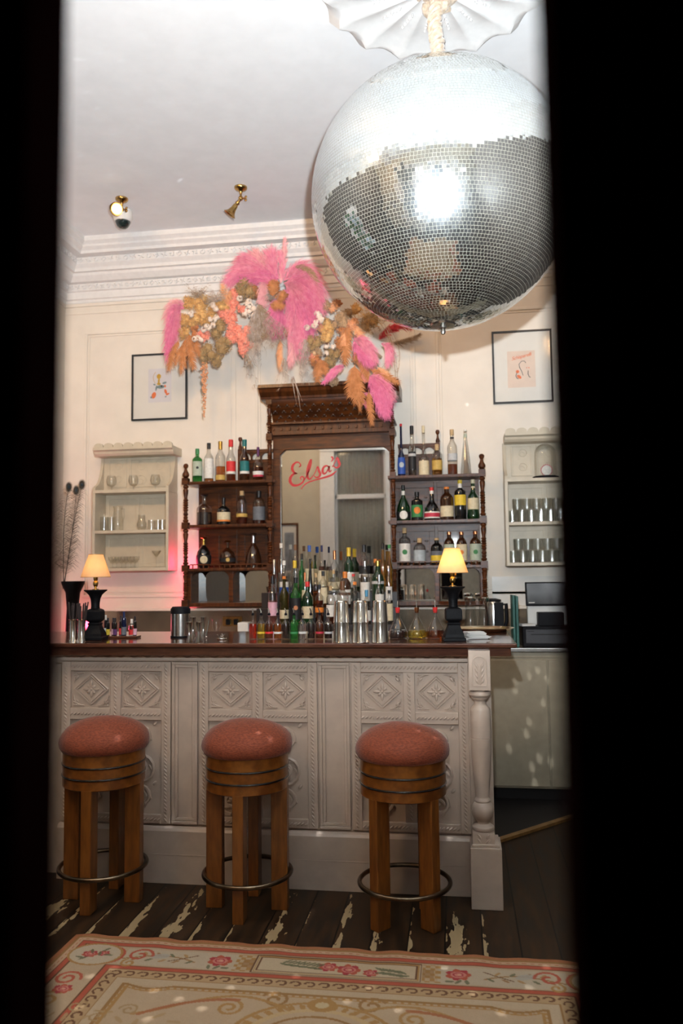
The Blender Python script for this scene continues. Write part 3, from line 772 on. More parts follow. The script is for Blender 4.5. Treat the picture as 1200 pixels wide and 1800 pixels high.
# ------------------------------------------------------------------ mirror ball
BC, BR = Vector((-.0355, 3.25, 2.968)), .5376
def mirror_ball():
    t = thing('mirror_ball', 'huge silver mirror ball hanging on a cloth-wrapped cord from the ceiling rose', 'disco ball', BC)
    rs = np.random.RandomState(4); rows = 124; V = []; Fq = []; n = 0
    dth = PI/rows
    for j in range(rows):
        th = (j+.5)*dth; rad = BR*math.sin(th); k = max(5, int(round(2*PI*rad/(BR*dth)*1.0)))
        off = rs.rand()*2*PI
        hz = BR*dth*.5*.91
        for i in range(k):
            a = off+2*PI*i/k; hx = 2*PI*rad/k*.5*.92
            nv = np.array([math.sin(th)*math.cos(a), math.sin(th)*math.sin(a), math.cos(th)])
            e1 = np.array([-math.sin(a), math.cos(a), 0]); e2 = np.cross(nv, e1)
            c = nv*BR
            tx, ty = rs.randn(2)*.013
            for u, v in ((-1, -1), (1, -1), (1, 1), (-1, 1)):
                V.append(c+e1*hx*u+e2*hz*v+nv*(tx*hx*u+ty*hz*v))
            Fq.append((n, n+1, n+2, n+3)); n += 4
    V = np.array(V)
    b = MB(); b.v = [tuple(p+np.array(BC)) for p in V]; b.f = Fq
    m = mat('mirror_tile', (0.86, 0.89, 0.90), 0.05, metal=1, var=.05, scale=300)
    nt = m.node_tree; bs = nt.nodes['Principled BSDF']; hz_ = nt.nodes.new('ShaderNodeBsdfGlossy'); hz_.inputs['Roughness'].default_value = .36; hz_.inputs['Color'].default_value = (.80, .86, .90, 1)
    mx = nt.nodes.new('ShaderNodeMixShader'); mx.inputs[0].default_value = .14; out = nt.nodes['Material Output']      # years of haze on the mirror tiles
    nt.links.new(bs.outputs[0], mx.inputs[1]); nt.links.new(hz_.outputs[0], mx.inputs[2]); nt.links.new(mx.outputs[0], out.inputs[0])
    tiles = obj('mirror_tiles', b, m, t)
    b = MB(); seg = 96; prof = [((BR-.003)*math.sin(PI*j/72), (BR-.003)*math.cos(PI*j/72)) for j in range(73)]
    b.lathe([(max(r, 0), z) for r, z in prof][::-1], BC, seg, close=False)
    obj('core', b, mat('yellowed_grout', (0.42, 0.40, 0.32), 0.5, var=.2), t, smooth=True)
    b = MB().lathe([(0, -BR-.040), (.008, -BR-.036), (.011, -BR-.028), (.009, -BR-.016), (.016, -BR-.012), (.016, -BR-.006), (.05, -BR-.003), (.055, -BR+.004)], BC, 24)
    obj('bottom_finial', b, M_steel, t, smooth=True)
    b = MB().lathe([(.09, BR-.008), (.09, BR+.008), (.03, BR+.018), (.02, BR+.05), (0, BR+.05)], BC, 24)
    obj('top_cap', b, M_steel, t, smooth=True)
mirror_ball()
M_cloth = mat('tan_satin_cloth', (0.60, 0.48, 0.37), 0.45, rgb2=(0.44, 0.33, 0.23), bump=1, scale=60, sheen=.5)
b = MB(); z0, z1 = BC.z+BR+.056, ZC-.05
core = [(BC.x-.0+.006*math.sin(i), BC.y, z0+(z1-z0)*i/20) for i in range(21)]
b.tube(core, .022, 12)
for s in range(3):
    pts = []
    for i in range(90):
        q = i/89; a = q*9*PI+s*2*PI/3; pts.append((BC.x+.020*math.cos(a)+.005*math.sin(q*9), BC.y+.020*math.sin(a), z0+(z1-z0)*q))
    b.tube(pts, [.012+.003*math.sin(i*.9+s) for i in range(90)], 8)
rn = random.Random(9)
for i in range(26):                                               # knotted gathers of cloth at the rose
    a = rn.random()*2*PI; rr = .03+.09*rn.random(); zz = ZC-.05-.10*rn.random()*(1-rr*4)
    b.tube([(BC.x+rr*math.cos(a+t)*(1-.2*t), BC.y+rr*math.sin(a+t)*(1-.2*t), zz+.012*math.sin(t*3)) for t in np.linspace(0, 2.2, 9)], [.008+.016*math.sin(PI*t) for t in np.linspace(0.05, .95, 9)], 8)
single('cloth_wrapped_cord', b, M_cloth, 'tan satin cloth wound round the hanging cord and knotted at the ceiling rose', 'cord', smooth=True)

# ------------------------------------------------------------------ ceiling fittings
def emis(name, rgb, s):
    return mat(name, (.9, .8, .6), .5, emit=rgb, es=s)
def ceiling_spot(p, d, label, lit):
    t = thing('ceiling_spotlight', label, 'spotlight', (p.x, p.y, ZC))
    b = MB().lathe([(0, -.052), (.008, -.050), (.010, -.035), (.018, -.026), (.036, -.018), (.042, -.010), (.042, 0)], (p.x, p.y, ZC), 28)
    obj('canopy', b, M_brass, t, smooth=True)
    J = Vector((p.x, p.y, ZC-.075)); d = Vector(d).normalized()
    b = MB(); b.tube([(p.x, p.y, ZC-.05), J], .007, 10); b.blob(J, .016, .016, .016, n=8, m=12)
    b.tube([J, J+Vector((.028, 0, -.004))], .005, 8); b.blob(J+Vector((.034, 0, .006)), .009, .003, .010); b.blob(J+Vector((.034, 0, -.014)), .009, .003, .010)
    obj('swivel_joint', b, M_brass, t, smooth=True)
    M = d.to_track_quat('Z', 'Y').to_matrix()
    b = MB().lathe([(.008, .0), (.010, .03), (.015, .034), (.015, .042), (.011, .048), (.016, .06), (.019, .085), (.026, .105), (.040, .125), (.044, .128), (.041, .124), (.03, .112), (0.0, .10)], J, 28, M=M)
    sh = obj('lamp_head', b, M_brass, t, smooth=True)
    if lit:
        b = MB().lathe([(.0, .119), (.03, .118), (.031, .112), (0, .106)], J, 24, M=M)
        obj('lit_bulb', b, emis('lit_bulb_glass', (1, .80, .50), 9), sh, smooth=True)
        light('SPOT', 'ceiling_spot_beam', J+d*.14, 10, (1, .72, .42), .02, J+d*2, 60, .6)
p1 = atz(214, 349, ZC); p2 = atz(423, 329, ZC)
ceiling_spot(p1, (.10, -.93, -.42), 'lit brass ceiling spotlight facing the camera, left of the two', True)
ceiling_spot(p2, (-.62, .05, -.80), 'unlit brass ceiling spotlight with bell shade tilted down to the left', False)
p3 = atz(216, 372, ZC)
t = thing('dome_camera', 'white security camera with dark glass dome under the ceiling behind the lit spotlight', 'camera', (p3.x, p3.y, ZC))
obj('housing', MB().lathe([(.058, -.075), (.066, -.05), (.066, -.0), (0, 0)], (p3.x, p3.y, ZC), 32), mat('white_plastic', (.72, .70, .66), .4, var=.03), t, smooth=True)
obj('dark_dome', MB().lathe([(0, -.125), (.02, -.122), (.038, -.108), (.05, -.085), (.052, -.072)], (p3.x, p3.y, ZC), 32), mat('smoked_dome', (0.01, .02, .02), .06, var=.2, coat=1), t, smooth=True)

# ------------------------------------------------------------------ carved walnut back-bar bookcase with mirror
YS = 5.50                                                        # front of the shelves
CX = -0.87
bc = thing('back_bar_shelving', 'dark carved walnut back bar with tall mirror and bottle shelves either side', 'shelving', (CX, 5.6, 1.18))
S1, S2, S3, SB = 2.085, 1.772, 1.460, 1.185                      # tops of shelves and base
for x0, x1 in ((-1.90, -1.29), (-.45, .165)):
    b = MB()
    b.box(x0, x1, 5.715, 5.735, SB, S1-.015)
    mid = (x0+x1)/2
    for z0, z1 in ((S2+.02, S1-.03), (S3+.02, S2-.03)):
        frame(b, x0+.01, mid-.01, z0, z1, 5.715, .04, .012); frame(b, mid+.01, x1-.01, z0, z1, 5.715, .04, .012)
        for q in (x0, mid):
            w_ = (x1-x0)/2
            if (q == mid) == (x0 < -1): continue
            b.box(q+w_*.48, q+w_*.52, 5.708, 5.715, z0, z1)
    obj('back_panel', b, M_wood, bc, bevel=.002)
b = MB()                                                          # incised arrow sprigs on the inner back panels
for x0, x1 in ((-1.60, -1.32), (-.42, -.15)):
    for z0 in (S2+.02, S3+.02):
        for i in range(3):
            x = x0+(x1-x0)*(i+.6)/3.4
            b.box(x-.0015, x+.0015, 5.709, 5.715, z0+.03, z0+.25)
            for j in range(3):
                z = z0+.07+.075*j
                for a in (-.9, -.45, 0, .45, .9): b.blob((x+.010*math.sin(a), 5.711, z+.010*math.cos(a)), .0025, .002, .010, Matrix.Rotation(a, 3, 'Y'), 4, 5)
                if i < 2: b.box(x, x+(x1-x0)/3.4, 5.712, 5.715, z-.001, z+.001)
obj('carved_sprigs', b, M_carve, bc, smooth=True)
for x0, x1 in ((-1.925, -1.275), (-.465, .185)):
    for z in (S1, S2, S3):
        b = MB().box(x0, x1, YS, 5.735, z-.022, z); b.box(x0-.0, x1, YS-.006, YS, z-.017, z-.005)
        obj('shelf', b, M_woodh, bc, bevel=.002)
    b = MB(); b.box(x0, x1, YS+.02, 5.735, SB, SB+.028)
    obj('bottom_rail', b, M_woodh, bc, bevel=.002)
    b = MB(); z = S3                                               # little gallery rail on the lowest shelf
    b.box(x0+.03, x1-.03, YS+.004, YS+.014, z+.022, z+.030)
    for i in range(15): xx = x0+.05+i*(x1-x0-.1)/14; b.lathe([(.003, z), (.006, z+.006), (.004, z+.012), (.006, z+.017), (.003, z+.022)], (xx, YS+.009, 0), 8)
    obj('gallery_rail', b, M_wood, bc, smooth=True)
def turned(x, y, z0, z1, r=.018, blocks=(), fin=False):
    b = MB(); zs = sorted(blocks); segs = []; cur = z0
    for zb in zs:
        b.rbox(x, y, zb-.035, zb+.012, r*2.3, r*2.3)
        if zb-.035 > cur: segs.append((cur, zb-.035))
        cur = zb+.012
    if cur < z1: segs.append((cur, z1))
    for a, c in segs:
        L = c-a; prof = [(r*.55, a)]
        pat = [(0.03, .95), (.06, 1.0), (.09, .6), (.13, .8), (.17, .55), (.22, .9), (.26, .6)]+[(f, (.95 if k % 2 else .62)) for k, f in enumerate(np.linspace(.30, .62, 11))]+[(.66, .55), (.76, .80), (.86, .95), (.9, .6), (.94, 1.0), (.97, .9)]
        prof += [(r*v, a+L*u) for u, v in pat]+[(r*.55, c)]
        b.lathe(prof, (x, y, 0), 14)
    if fin:
        b.lathe([(r*.6, z1), (r*1.2, z1+.01), (r*1.25, z1+.025), (r*.6, z1+.05), (r*.45, z1+.065), (r*.8, z1+.075), (r*.95, z1+.088), (r*.6, z1+.1), (0, z1+.104)], (x, y, 0), 14)
    return b
for x in (-1.925, .182):
    obj('turned_post', turned(x, YS+.0, SB+.0, S1+.03, .020, (SB+.04, S3+.012, S2+.006, S1+.012), True), M_wood, bc, smooth=True)
for x in (-1.303, -.428):
    obj('turned_post', turned(x, YS-.005, SB, 2.66, .018, (SB+.04, S3+.012, S2+.006, S1+.012, 2.40, 2.655)), M_wood, bc, smooth=True)
# uprights and the small mirrored compartments at the foot
for x0, x1 in ((-1.925, -1.275), (-.465, .185)):
    mid = (x0+x1)/2
    for x in (x0+.015, mid, x1-.015): obj('upright', MB().box(x-.016, x+.016, YS+.03, 5.73, SB+.028, S3-.022), M_wood, bc, bevel=.002)
    b = MB()
    for a0, a1 in ((x0+.03, mid-.016), (mid+.016, x1-.03)):
        for xx, sg in ((a0, 1), (a1, -1)):                          # curved brackets
            pts = [(xx, S3-.022)]+[(xx+sg*.055*(1-math.sin(q)), S3-.022-.055*(1-math.cos(q)) ) for q in np.linspace(0, PI/2, 7)]
            b.prism(pts, YS+.035, YS+.05)
    obj('bracket', b, M_wood, bc)
    for a0, a1 in ((x0+.031, mid-.016), (mid+.016, x1-.031)):
        obj('small_mirror', MB().box(a0, a1, 5.700, 5.712, SB+.03, S3-.024), M_mirror, bc)
# upper galleries with arched piercing beside the crown
for x0, x1, xf in ((-1.575, -1.325, -1.575), (-.405, -.135, -.118)):
    b = MB(); z0 = S1
    xa, xb = min(x0, xf), max(x1, xf)
    b.box(xa, xb, 5.70, 5.725, z0, z0+.175)
    n = 3; wv = (xb-xa-.03)/n
    b.box(xa, xb, 5.695, 5.73, z0+.225, z0+.25)
    for i in range(n+1): b.box(xa+.01+i*wv-.006, xa+.01+i*wv+.006, 5.70, 5.725, z0+.175, z0+.225)
    for i in range(n):
        c0 = xa+.01+(i+.5)*wv
        for s in (-1, 1):
            pts = [(c0+s*wv/2, z0+.225)]+[(c0+s*(wv/2-.004)*math.cos(q), z0+.182+.040*math.sin(q)) for q in np.linspace(0, PI/2, 7)]+[(c0, z0+.225)]
            b.prism(pts, 5.702, 5.723)
    frame(b, xa+.01, xb-.01, z0+.01, z0+.17, 5.70, .02, .008)
    obj('arched_gallery', b, M_wood, bc, bevel=.0015)
    b = MB(); b.rbox(xf, 5.70, z0, z0+.255, .03, .03)
    b.lathe([(.012, z0+.255), (.016, z0+.265), (.008, z0+.29), (.006, z0+.31), (.012, z0+.318), (.016, z0+.330), (.012, z0+.343), (0, z0+.347)], (xf, 5.70, 0), 14)
    obj('finial_post', b, M_wood, bc, smooth=True)
# mirror and its frame
MX0, MX1, MZ1 = -1.245, -.452, 2.305
ch = .045
pts = [(MX0, SB+.03), (MX1, SB+.03), (MX1, MZ1-ch), (MX1-.012, MZ1-ch+.02), (MX1-ch, MZ1-.008), (MX1-ch-.01, MZ1), (MX0+ch+.01, MZ1), (MX0+ch, MZ1-.008), (MX0+.012, MZ1-ch+.02), (MX0, MZ1-ch)]
obj('tall_mirror', MB().prism(pts, 5.575, 5.583), M_mirror, bc)
b = MB()
for x0, x1 in ((-1.29, MX0+.004), (MX1-.004, -.43)): b.box(x0, x1, 5.5505, 5.70, SB+.034, MZ1-.004)
b.box(-1.286, -.434, 5.583, 5.699, SB+.001, 2.36)
b.box(-1.29, -.43, 5.55, 5.70, MZ1-.004, 2.40); b.box(-1.29, -.43, 5.55, 5.70, SB, SB+.034)
for x, s in ((MX0, 1), (MX1, -1)): b.prism([(x, MZ1), (x+s*ch, MZ1), (x+s*(ch-.012), MZ1-.012), (x+s*.012, MZ1-ch+.012), (x, MZ1-ch)], 5.552, 5.573)
obj('mirror_frame', b, M_wood, bc, bevel=.002)
obj('bevelled_edge', MB().box(MX0-.0, MX0+.010, 5.566, 5.574, SB+.04, MZ1-.05), M_mirror, bc)
# frieze, coved and studded hood, crown
b = MB()
b.box(-1.32, -.415, 5.50, 5.73, 2.40, 2.43); b.box(-1.31, -.425, 5.53, 5.73, 2.43, 2.475); b.box(-1.325, -.41, 5.49, 5.73, 2.475, 2.49)
for i in range(15): b.box(-1.29+i*.06, -1.275+i*.06, 5.515, 5.53, 2.435, 2.455)
obj('dentil_frieze', b, M_woodh, bc, bevel=.002)
b = MB(); P = [(5.60-.12*(math.sin(q)**2)*1.0, 2.49+.165*q/(PI/2)) for q in np.linspace(0, PI/2, 12)]
P = [(5.62, 2.49)]+P+[(5.74, 2.655)]
b.sweepx(P, -1.30, -.43)
obj('coved_hood', b, M_wood, bc, smooth=True)
b = MB(); rr_ = random.Random(5)
for j in range(4):
    for i in range(13):
        q = (j+.7)/5*PI/2; x = -1.27+(i+(j % 2)*.5)*.064
        if x > -.45: continue
        y = 5.60-.12*math.sin(q)**2; z = 2.49+.165*q/(PI/2)
        b.blob((x, y-.003, z), .010, .006, .010, n=6, m=8)
        for k in range(4):
            a = k*PI/2+.78; b.blob((x+.017*math.cos(a), y-.001, z+.015*math.sin(a)), .008, .0035, .004, Matrix.Rotation(-a, 3, 'Y'), 4, 6)
obj('studded_carving', b, M_carve, bc, smooth=True)
b = MB(); b.sweepx([(5.50, 2.650), (5.47, 2.655), (5.465, 2.67), (5.42, 2.695), (5.405, 2.715), (5.385, 2.72), (5.385, 2.742), (5.74, 2.742)], -1.36, -.37)
b.sweepx([(5.74, 2.650), (5.50, 2.650)], -1.36, -.37)
for x in (-1.36, -.37): b.add([(x, y, z) for y, z in [(5.50, 2.650), (5.47, 2.655), (5.465, 2.67), (5.42, 2.695), (5.405, 2.715), (5.385, 2.72), (5.385, 2.742), (5.74, 2.742), (5.74, 2.65)]], [tuple(range(9))])
for i in range(30): b.blob((-1.34+i*.0325, 5.402, 2.731), .006, .004, .005, n=4, m=6)
obj('crown_moulding', b, M_woodh, bc)
# red painted script on the mirror
def ribbon(b, pts, ws, y=5.572):
    P = [at(440+x*.23333, 660+y_*.23333, 5.575) for x, y_ in pts]
    # smooth with catmull-rom
    Q = []; W = []
    for i in range(len(P)-1):
        p0, p1_, p2_, p3_ = P[max(i-1, 0)], P[i], P[i+1], P[min(i+2, len(P)-1)]
        for k in range(6):
            t = k/6; Q.append(.5*((2*p1_)+(p2_-p0)*t+(2*p0-5*p1_+4*p2_-p3_)*t*t+(3*p1_-p0-3*p2_+p3_)*t**3)); W.append(ws[i]*(1-t)+ws[i+1]*t)
    Q.append(P[-1]); W.append(ws[-1]); n = len(Q); vs = []
    for i in range(n):
        tt = Q[min(i+1, n-1)]-Q[max(i-1, 0)]; nx, nz = -tt.z, tt.x; L = math.hypot(nx, nz) or 1; nx /= L; nz /= L; h = W[i]*.00096/2
        for s, yy in ((1, y), (-1, y), (-1, y+.002), (1, y+.002)): vs.append((Q[i].x+s*nx*h, yy, Q[i].z+s*nz*h))
    fs = [(0, 1, 2, 3), (4*n-1, 4*n-2, 4*n-3, 4*n-4)]
    for i in range(n-1):
        for k in range(4): fs.append((4*i+k, 4*i+(k+1) % 4, 4*i+4+(k+1) % 4, 4*i+4+k))
    b.add(vs, fs)
b = MB()
ribbon(b, [(366, 690), (378, 678), (368, 658), (345, 655), (322, 675), (315, 705), (330, 732), (352, 738)], [7, 10, 9, 12, 18, 20, 16, 7])
ribbon(b, [(352, 738), (325, 742), (303, 768), (300, 800), (322, 826), (358, 826), (392, 806), (404, 778), (392, 762), (376, 770), (382, 786)], [7, 14, 20, 22, 20, 14, 12, 12, 10, 8, 5])
ribbon(b, [(404, 790), (430, 745), (452, 685), (460, 640), (452, 640), (436, 690), (428, 745), (436, 778), (455, 776), (474, 752)], [4, 8, 12, 8, 12, 20, 20, 15, 10, 5])
ribbon(b, [(472, 758), (492, 722), (503, 692), (510, 690), (516, 718), (526, 742), (515, 764), (494, 768), (480, 756)], [5, 7, 9, 10, 18, 18, 12, 9, 8])
ribbon(b, [(592, 692), (574, 680), (552, 692), (543, 720), (552, 740), (570, 732), (588, 700), (594, 682)], [10, 10, 15, 18, 14, 9, 9, 10])
ribbon(b, [(594, 682), (590, 710), (598, 724), (612, 712)], [12, 17, 12, 4])
ribbon(b, [(608, 612), (620, 622), (616, 640), (606, 648)], [10, 16, 9, 4])
ribbon(b, [(616, 690), (636, 655), (650, 622), (658, 624), (664, 648), (672, 668), (662, 690), (642, 694), (626, 682)], [5, 7, 9, 11, 19, 19, 13, 10, 9])
ribbon(b, [(382, 858), (400, 832), (430, 808), (480, 790), (530, 776), (580, 762), (620, 744), (650, 716)], [5, 8, 9, 9, 12, 15, 14, 3])
obj('painted_script', b, mat('red_sign_paint', (0.46, 0.012, 0.022), 0.4, var=.1), bc)

# ledge, splashback and back counter below
b = MB(); b.box(-2.55, XR, 5.70, 5.75, 1.15, 1.172); struct('trim_6', b, M_wall, bevel=.003)
b = MB(); b.box(-2.9, XR, 5.735, 5.75, .95, 1.15); struct('wall_splashback', b, mat('bronze_mirror_tiles', (0.42, 0.34, 0.25), .12, metal=.8, var=.3, scale=5))
b = MB(); b.box(.24, XR, 5.738, 5.75, .95, 1.375); struct('wall_splash_panel', b, mat('white_splash_panel', (0.66, .63, .58), .25, var=.03))
cab = thing('back_counter', 'cream back counter with steel worktop along the wall behind the bar', 'counter', (-.85, 5.4, 0))
b = MB(); b.box(-2.95, 1.24, 5.10, 5.73, .085, .90); obj('carcass', b, M_counter, cab, bevel=.003)
b = MB(); b.box(-2.97, 1.25, 5.06, 5.735, .915, .94); obj('worktop', b, M_steel, cab, bevel=.004)
b = MB(); b.box(-2.93, 1.24, 5.15, 5.7, 0, .085); obj('kick_board', b, mat('black_kick', (.01, .008, .008), .6, var=.2), cab)
b = MB(); b.box(-2.95, 1.24, 5.092, 5.10, .878, .915); obj('top_rail', b, M_counter, cab, bevel=.002)
for i in range(6):
    x0 = -2.94+i*.695
    obj('cupboard_door', MB().box(x0+.005, x0+.69, 5.085, 5.10, .10, .865), M_counter, cab, bevel=.003)

# ------------------------------------------------------------------ ivory wall cabinets
def wall_cabinet(x0, x1, label, nm='wall_cabinet'):
    yf = 5.555; yb = 5.75; t = thing(nm, label, 'cabinet', ((x0+x1)/2, 5.65, 1.45))
    z0, z1, z2, zt = 1.448, 1.748, 2.048, 2.365
    for a in (x0, x1-.022): obj('side_panel', MB().box(a, a+.022, yf, yb, z0, z2-.022), M_cabwhite, t, bevel=.002)
    for z in (z0+.022, z1, z2): obj('shelf', MB().box(x0+.022 if z != z2 else x0, x1-.022 if z != z2 else x1, yf, yb-.012, z-.022, z), M_cabwhite, t, bevel=.002)
    b = MB(); b.box(x0+.022, x1-.022, yb-.012, yb, z0, z2)
    for c0, c1 in ((z0+.03, z1-.03), (z1+.01, z2-.03)):
        frame(b, x0+.03, (x0+x1)/2-.005, c0, c1, yb-.012, .025, .006); frame(b, (x0+x1)/2+.005, x1-.03, c0, c1, yb-.012, .025, .006)
    obj('back_board', b, M_cabwhite, t, bevel=.002)
    # coved upper back with curved cheeks and a scalloped crown
    xb0, xb1 = x0+.022, x1-.022
    b = MB(); b.box(xb0, xb1, yb-.05, yb-.0, z2, zt-.05)
    m1 = xb0+.035; mm = xb0+(xb1-xb0)*.36
    frame(b, m1, mm-.012, z2+.03, zt-.065, yb-.05, .014, .008); frame(b, mm+.012, xb1-.02, z2+.03, zt-.065, yb-.05, .014, .008)
    obj('upper_back', b, M_cabwhite, t, bevel=.002)
    c = MB()
    for cx, cz, r in ((mm+.10, z2+.08, .045), (mm+.24, z2+.08, .045), (mm+.10, z2+.19, .045), (mm+.24, z2+.19, .045), ((m1+mm)/2, z2+.19, .035), ((m1+mm)/2, z2+.09, .035)):
        for sg in (-1, 1): spir(c, cx, cz, r, 0 if sg > 0 else PI/3, 1.4, sg, yb-.051, .003)
    obj('scroll_carving', c, M_cabwhite, t, smooth=True)
    for x, s in ((xb0, -1), (xb1, 1)):
        b = MB(); hgt = zt-.06-z2
        pts = [(yb-.002, z2), (yf+.004, z2), (yf+.006, z2+.02)]+[(yf+.01+(yb-.055-yf-.01)*math.sin(q)**.8, z2+.03+(hgt-.03)*(1-math.cos(q))**.75) for q in np.linspace(.05, PI/2, 9)]+[(yb-.05, zt-.05), (yb-.002, zt-.05)]
        xa_ = min(x, x+s*.020); n_ = len(pts); b.add([(xa_, y, z) for y, z in pts]+[(xa_+.020, y, z) for y, z in pts], [tuple(range(n_)), tuple(range(2*n_-1, n_-1, -1))]+[(i, i+n_, (i+1) % n_+n_, (i+1) % n_) for i in range(n_)])
        obj('curved_cheek', b, M_cabwhite, t)
    b = MB(); b.sweepx([(yb, zt-.06), (yb-.17, zt-.06), (yb-.185, zt-.045), (yb-.19, zt-.03), (yb-.21, zt-.02), (yb-.21, zt), (yb, zt)], x0+.01, x1+.03)
    for x in (x0+.01, x1+.03): b.add([(x, y, z) for y, z in [(yb, zt-.06), (yb-.17, zt-.06), (yb-.185, zt-.045), (yb-.19, zt-.03), (yb-.21, zt-.02), (yb-.21, zt), (yb, zt)]], [tuple(range(7))])
    n = 8; wv = (x1-x0+.02)/n
    for i in range(n):
        xx = x0+.01+i*wv; b.prism([(xx+.003, zt), (xx+wv-.003, zt)]+[(xx+wv/2+(wv/2-.003)*math.cos(q), zt+.008+.024*max(0, math.sin(q))) for q in np.linspace(0, PI, 9)], yb-.205, yb-.185)
    obj('scalloped_crown', b, M_cabwhite, t)
    return t
wall_cabinet(-2.665, -2.075, 'ivory wall cabinet with scalloped crown at the left, holding a few glasses')
wall_cabinet(.335, .925, 'ivory wall cabinet with scalloped crown at the right, packed with stacked tumblers')

# ------------------------------------------------------------------ pictures
def picture(x0, x1, z0, z1, label, art, y=YB):
    t = thing('framed_picture', label, 'picture', ((x0+x1)/2, y, z0))
    b = MB(); frame(b, x0, x1, z0, z1, y, .013, .024)
    obj('frame', b, mat('black_frame_paint', (.010, .012, .014), .3, var=.2), t, bevel=.001)
    obj('mount', MB().box(x0+.01, x1-.01, y-.012, y-.002, z0+.01, z1-.01), mat('off_white_mount', (.70, .67, .61), .7, var=.02), t)
    art(t, x0, x1, z0, z1, y-.0125)
    obj('glazing', MB().box(x0+.012, x1-.012, y-.018, y-.016, z0+.012, z1-.012), M_picglass, t)
def patch(b, cx, cz, rx, rz, y, rot=0, n=14):
    b.add([(cx+math.cos(rot)*rx*math.cos(a)-math.sin(rot)*rz*math.sin(a), y, cz+math.sin(rot)*rx*math.cos(a)+math.cos(rot)*rz*math.sin(a)) for a in np.linspace(0, 2*PI, n, endpoint=False)], [tuple(range(n))])
    vs = b.v[-n:]; k = len(b.v); b.v += [(x, yy+.0008, z) for x, yy, z in vs]; b.f += [tuple(k-n+(q % n) for q in (i, i+1))+(k+(i+1) % n, k+i) for i in range(n)]
def flat(b, x0, x1, z0, z1, y): b.box(x0, x1, y, y+.0008, z0, z1)
def stroke(b, pts, w, y): b.tube([(x, y, z) for x, z in pts], w, 4)
def art1(t, x0, x1, z0, z1, y):
    cx, cz = (x0+x1)/2+.005, (z0+z1)/2+.01
    b = MB(); flat(b, cx-.095, cx+.09, cz-.13, cz+.13, y); p = obj('print', b, mat('pale_lilac_paper', (.62, .60, .62), .8, var=.03), t)
    for nm, c, L in (('ochre_marks', (.55, .33, .04), ((-.01, .07, .017, .02), (-.01, .035, .008, .02), (-.01, .012, .016, .010))),
                     ('orange_marks', (.75, .18, .06), ((-.05, -.075, .017, .026), (.045, -.05, .010, .02), (.06, -.07, .016, .007), (.012, -.005, .008, .007), (.04, -.008, .007, .010))),
                     ('slate_marks', (.20, .27, .28), ((-.03, -.02, .007, .022), (.005, -.012, .03, .014), (.035, .018, .018, .008), (-.045, .008, .010, .006), (-.07, -.09, .008, .008), (.045, -.09, .007, .005)))):
        b = MB()
        for dx, dz, rx, rz in L: patch(b, cx+dx, cz+dz, rx, rz, y-.001, dx*7)
        obj(nm, b, mat(nm, c, .8, var=.2, scale=90), p)
    b = MB(); stroke(b, [(cx-.055+.02*abs(q)*abs(q), cz+.06+.045*q) for q in np.linspace(-1, 1, 9)], .0015, y-.001); obj('fine_line', b, mat('ochre_marks', (0, 0, 0)), p)
def art2(t, x0, x1, z0, z1, y):
    cx, cz = (x0+x1)/2-.005, (z0+z1)/2-.015
    b = MB(); flat(b, cx-.10, cx+.095, cz-.135, cz+.13, y); p = obj('print', b, mat('peach_paper', (.70, .56, .46), .8, var=.05), t)
    b = MB()
    for dx, dz, rx, rz, ro in ((-.03, -.02, .012, .012, 0), (-.02, -.058, .019, .011, -.7), (.035, .005, .004, .004, 0), (.05, .005, .004, .004, 0)): patch(b, cx+dx, cz+dz, rx, rz, y-.001, ro)
    obj('orange_marks', b, mat('orange_marks', (.75, .18, .06)), p)
    b = MB()
    for pts in ([(.03, .04), (.02, .055), (0, .055), (-.018, .035), (-.015, .01), (0, -.02), (.008, -.05)], [(-.035, -.03), (-.043, -.05), (-.035, -.068), (-.025, -.072)], [(.045, -.015), (.043, -.04), (.05, -.06), (.06, -.065)]):
        stroke(b, [(cx+x, cz+z) for x, z in pts], .0022, y-.001)
    obj('grey_lines', b, mat('grey_ink', (.06, .08, .08), .8, var=.3), p)
    cu = bpy.data.curves.new('lettering', 'FONT'); cu.body = 'Schiaparelli'; cu.size = .036; cu.shear = .45; cu.extrude = .0004; cu.align_x = 'CENTER'; cu.space_character = .9
    o = bpy.data.objects.new('lettering_tmp', cu); COL.objects.link(o); dg = bpy.context.evaluated_depsgraph_get(); me = bpy.data.meshes.new_from_object(o.evaluated_get(dg)); bpy.data.objects.remove(o)
    M = Matrix.Translation(Vector((cx, y-.001, cz+.078))-root_of(t).location) @ Matrix.Rotation(-.22, 4, 'Y') @ Matrix.Rotation(PI/2, 4, 'X')
    me.transform(M); me.materials.clear(); me.materials.append(mat('orange_marks', (0, 0, 0))); o = bpy.data.objects.new('lettering', me); COL.objects.link(o); o.parent = p
picture(-2.44, -1.998, 2.593, 3.108, 'black framed picture with small yellow and orange figure, above the left ivory cabinet', art1)
picture(.283, .705, 2.607, 3.135, 'black framed picture with peach print and orange script, above the right ivory cabinet', art2)
def art3(t, x0, x1, z0, z1, y):
    obj('print', MB().box(x0+.04, x1-.04, y-.0, y+.001, z0+.05, z1-.09), mat('grey_print', (.25, .26, .28), .8, var=.3, scale=9), t)
tt = thing('framed_picture', 'brown framed picture on the rear wall, reflected low in the bar mirror', 'picture', (-2.26, YF, 1.35))
b = MB()
for a0, a1, c0, c1 in ((-2.40, -2.14, 2.075, 2.10), (-2.40, -2.14, 1.35, 1.375), (-2.40, -2.375, 1.375, 2.075), (-2.165, -2.14, 1.375, 2.075)): b.box(a0, a1, YF, YF+.025, c0, c1)
obj('frame', b, M_wood, tt)
obj('mount', MB().box(-2.38, -2.16, YF+.002, YF+.01, 1.37, 2.08), mat('off_white_mount', (0, 0, 0)), tt)
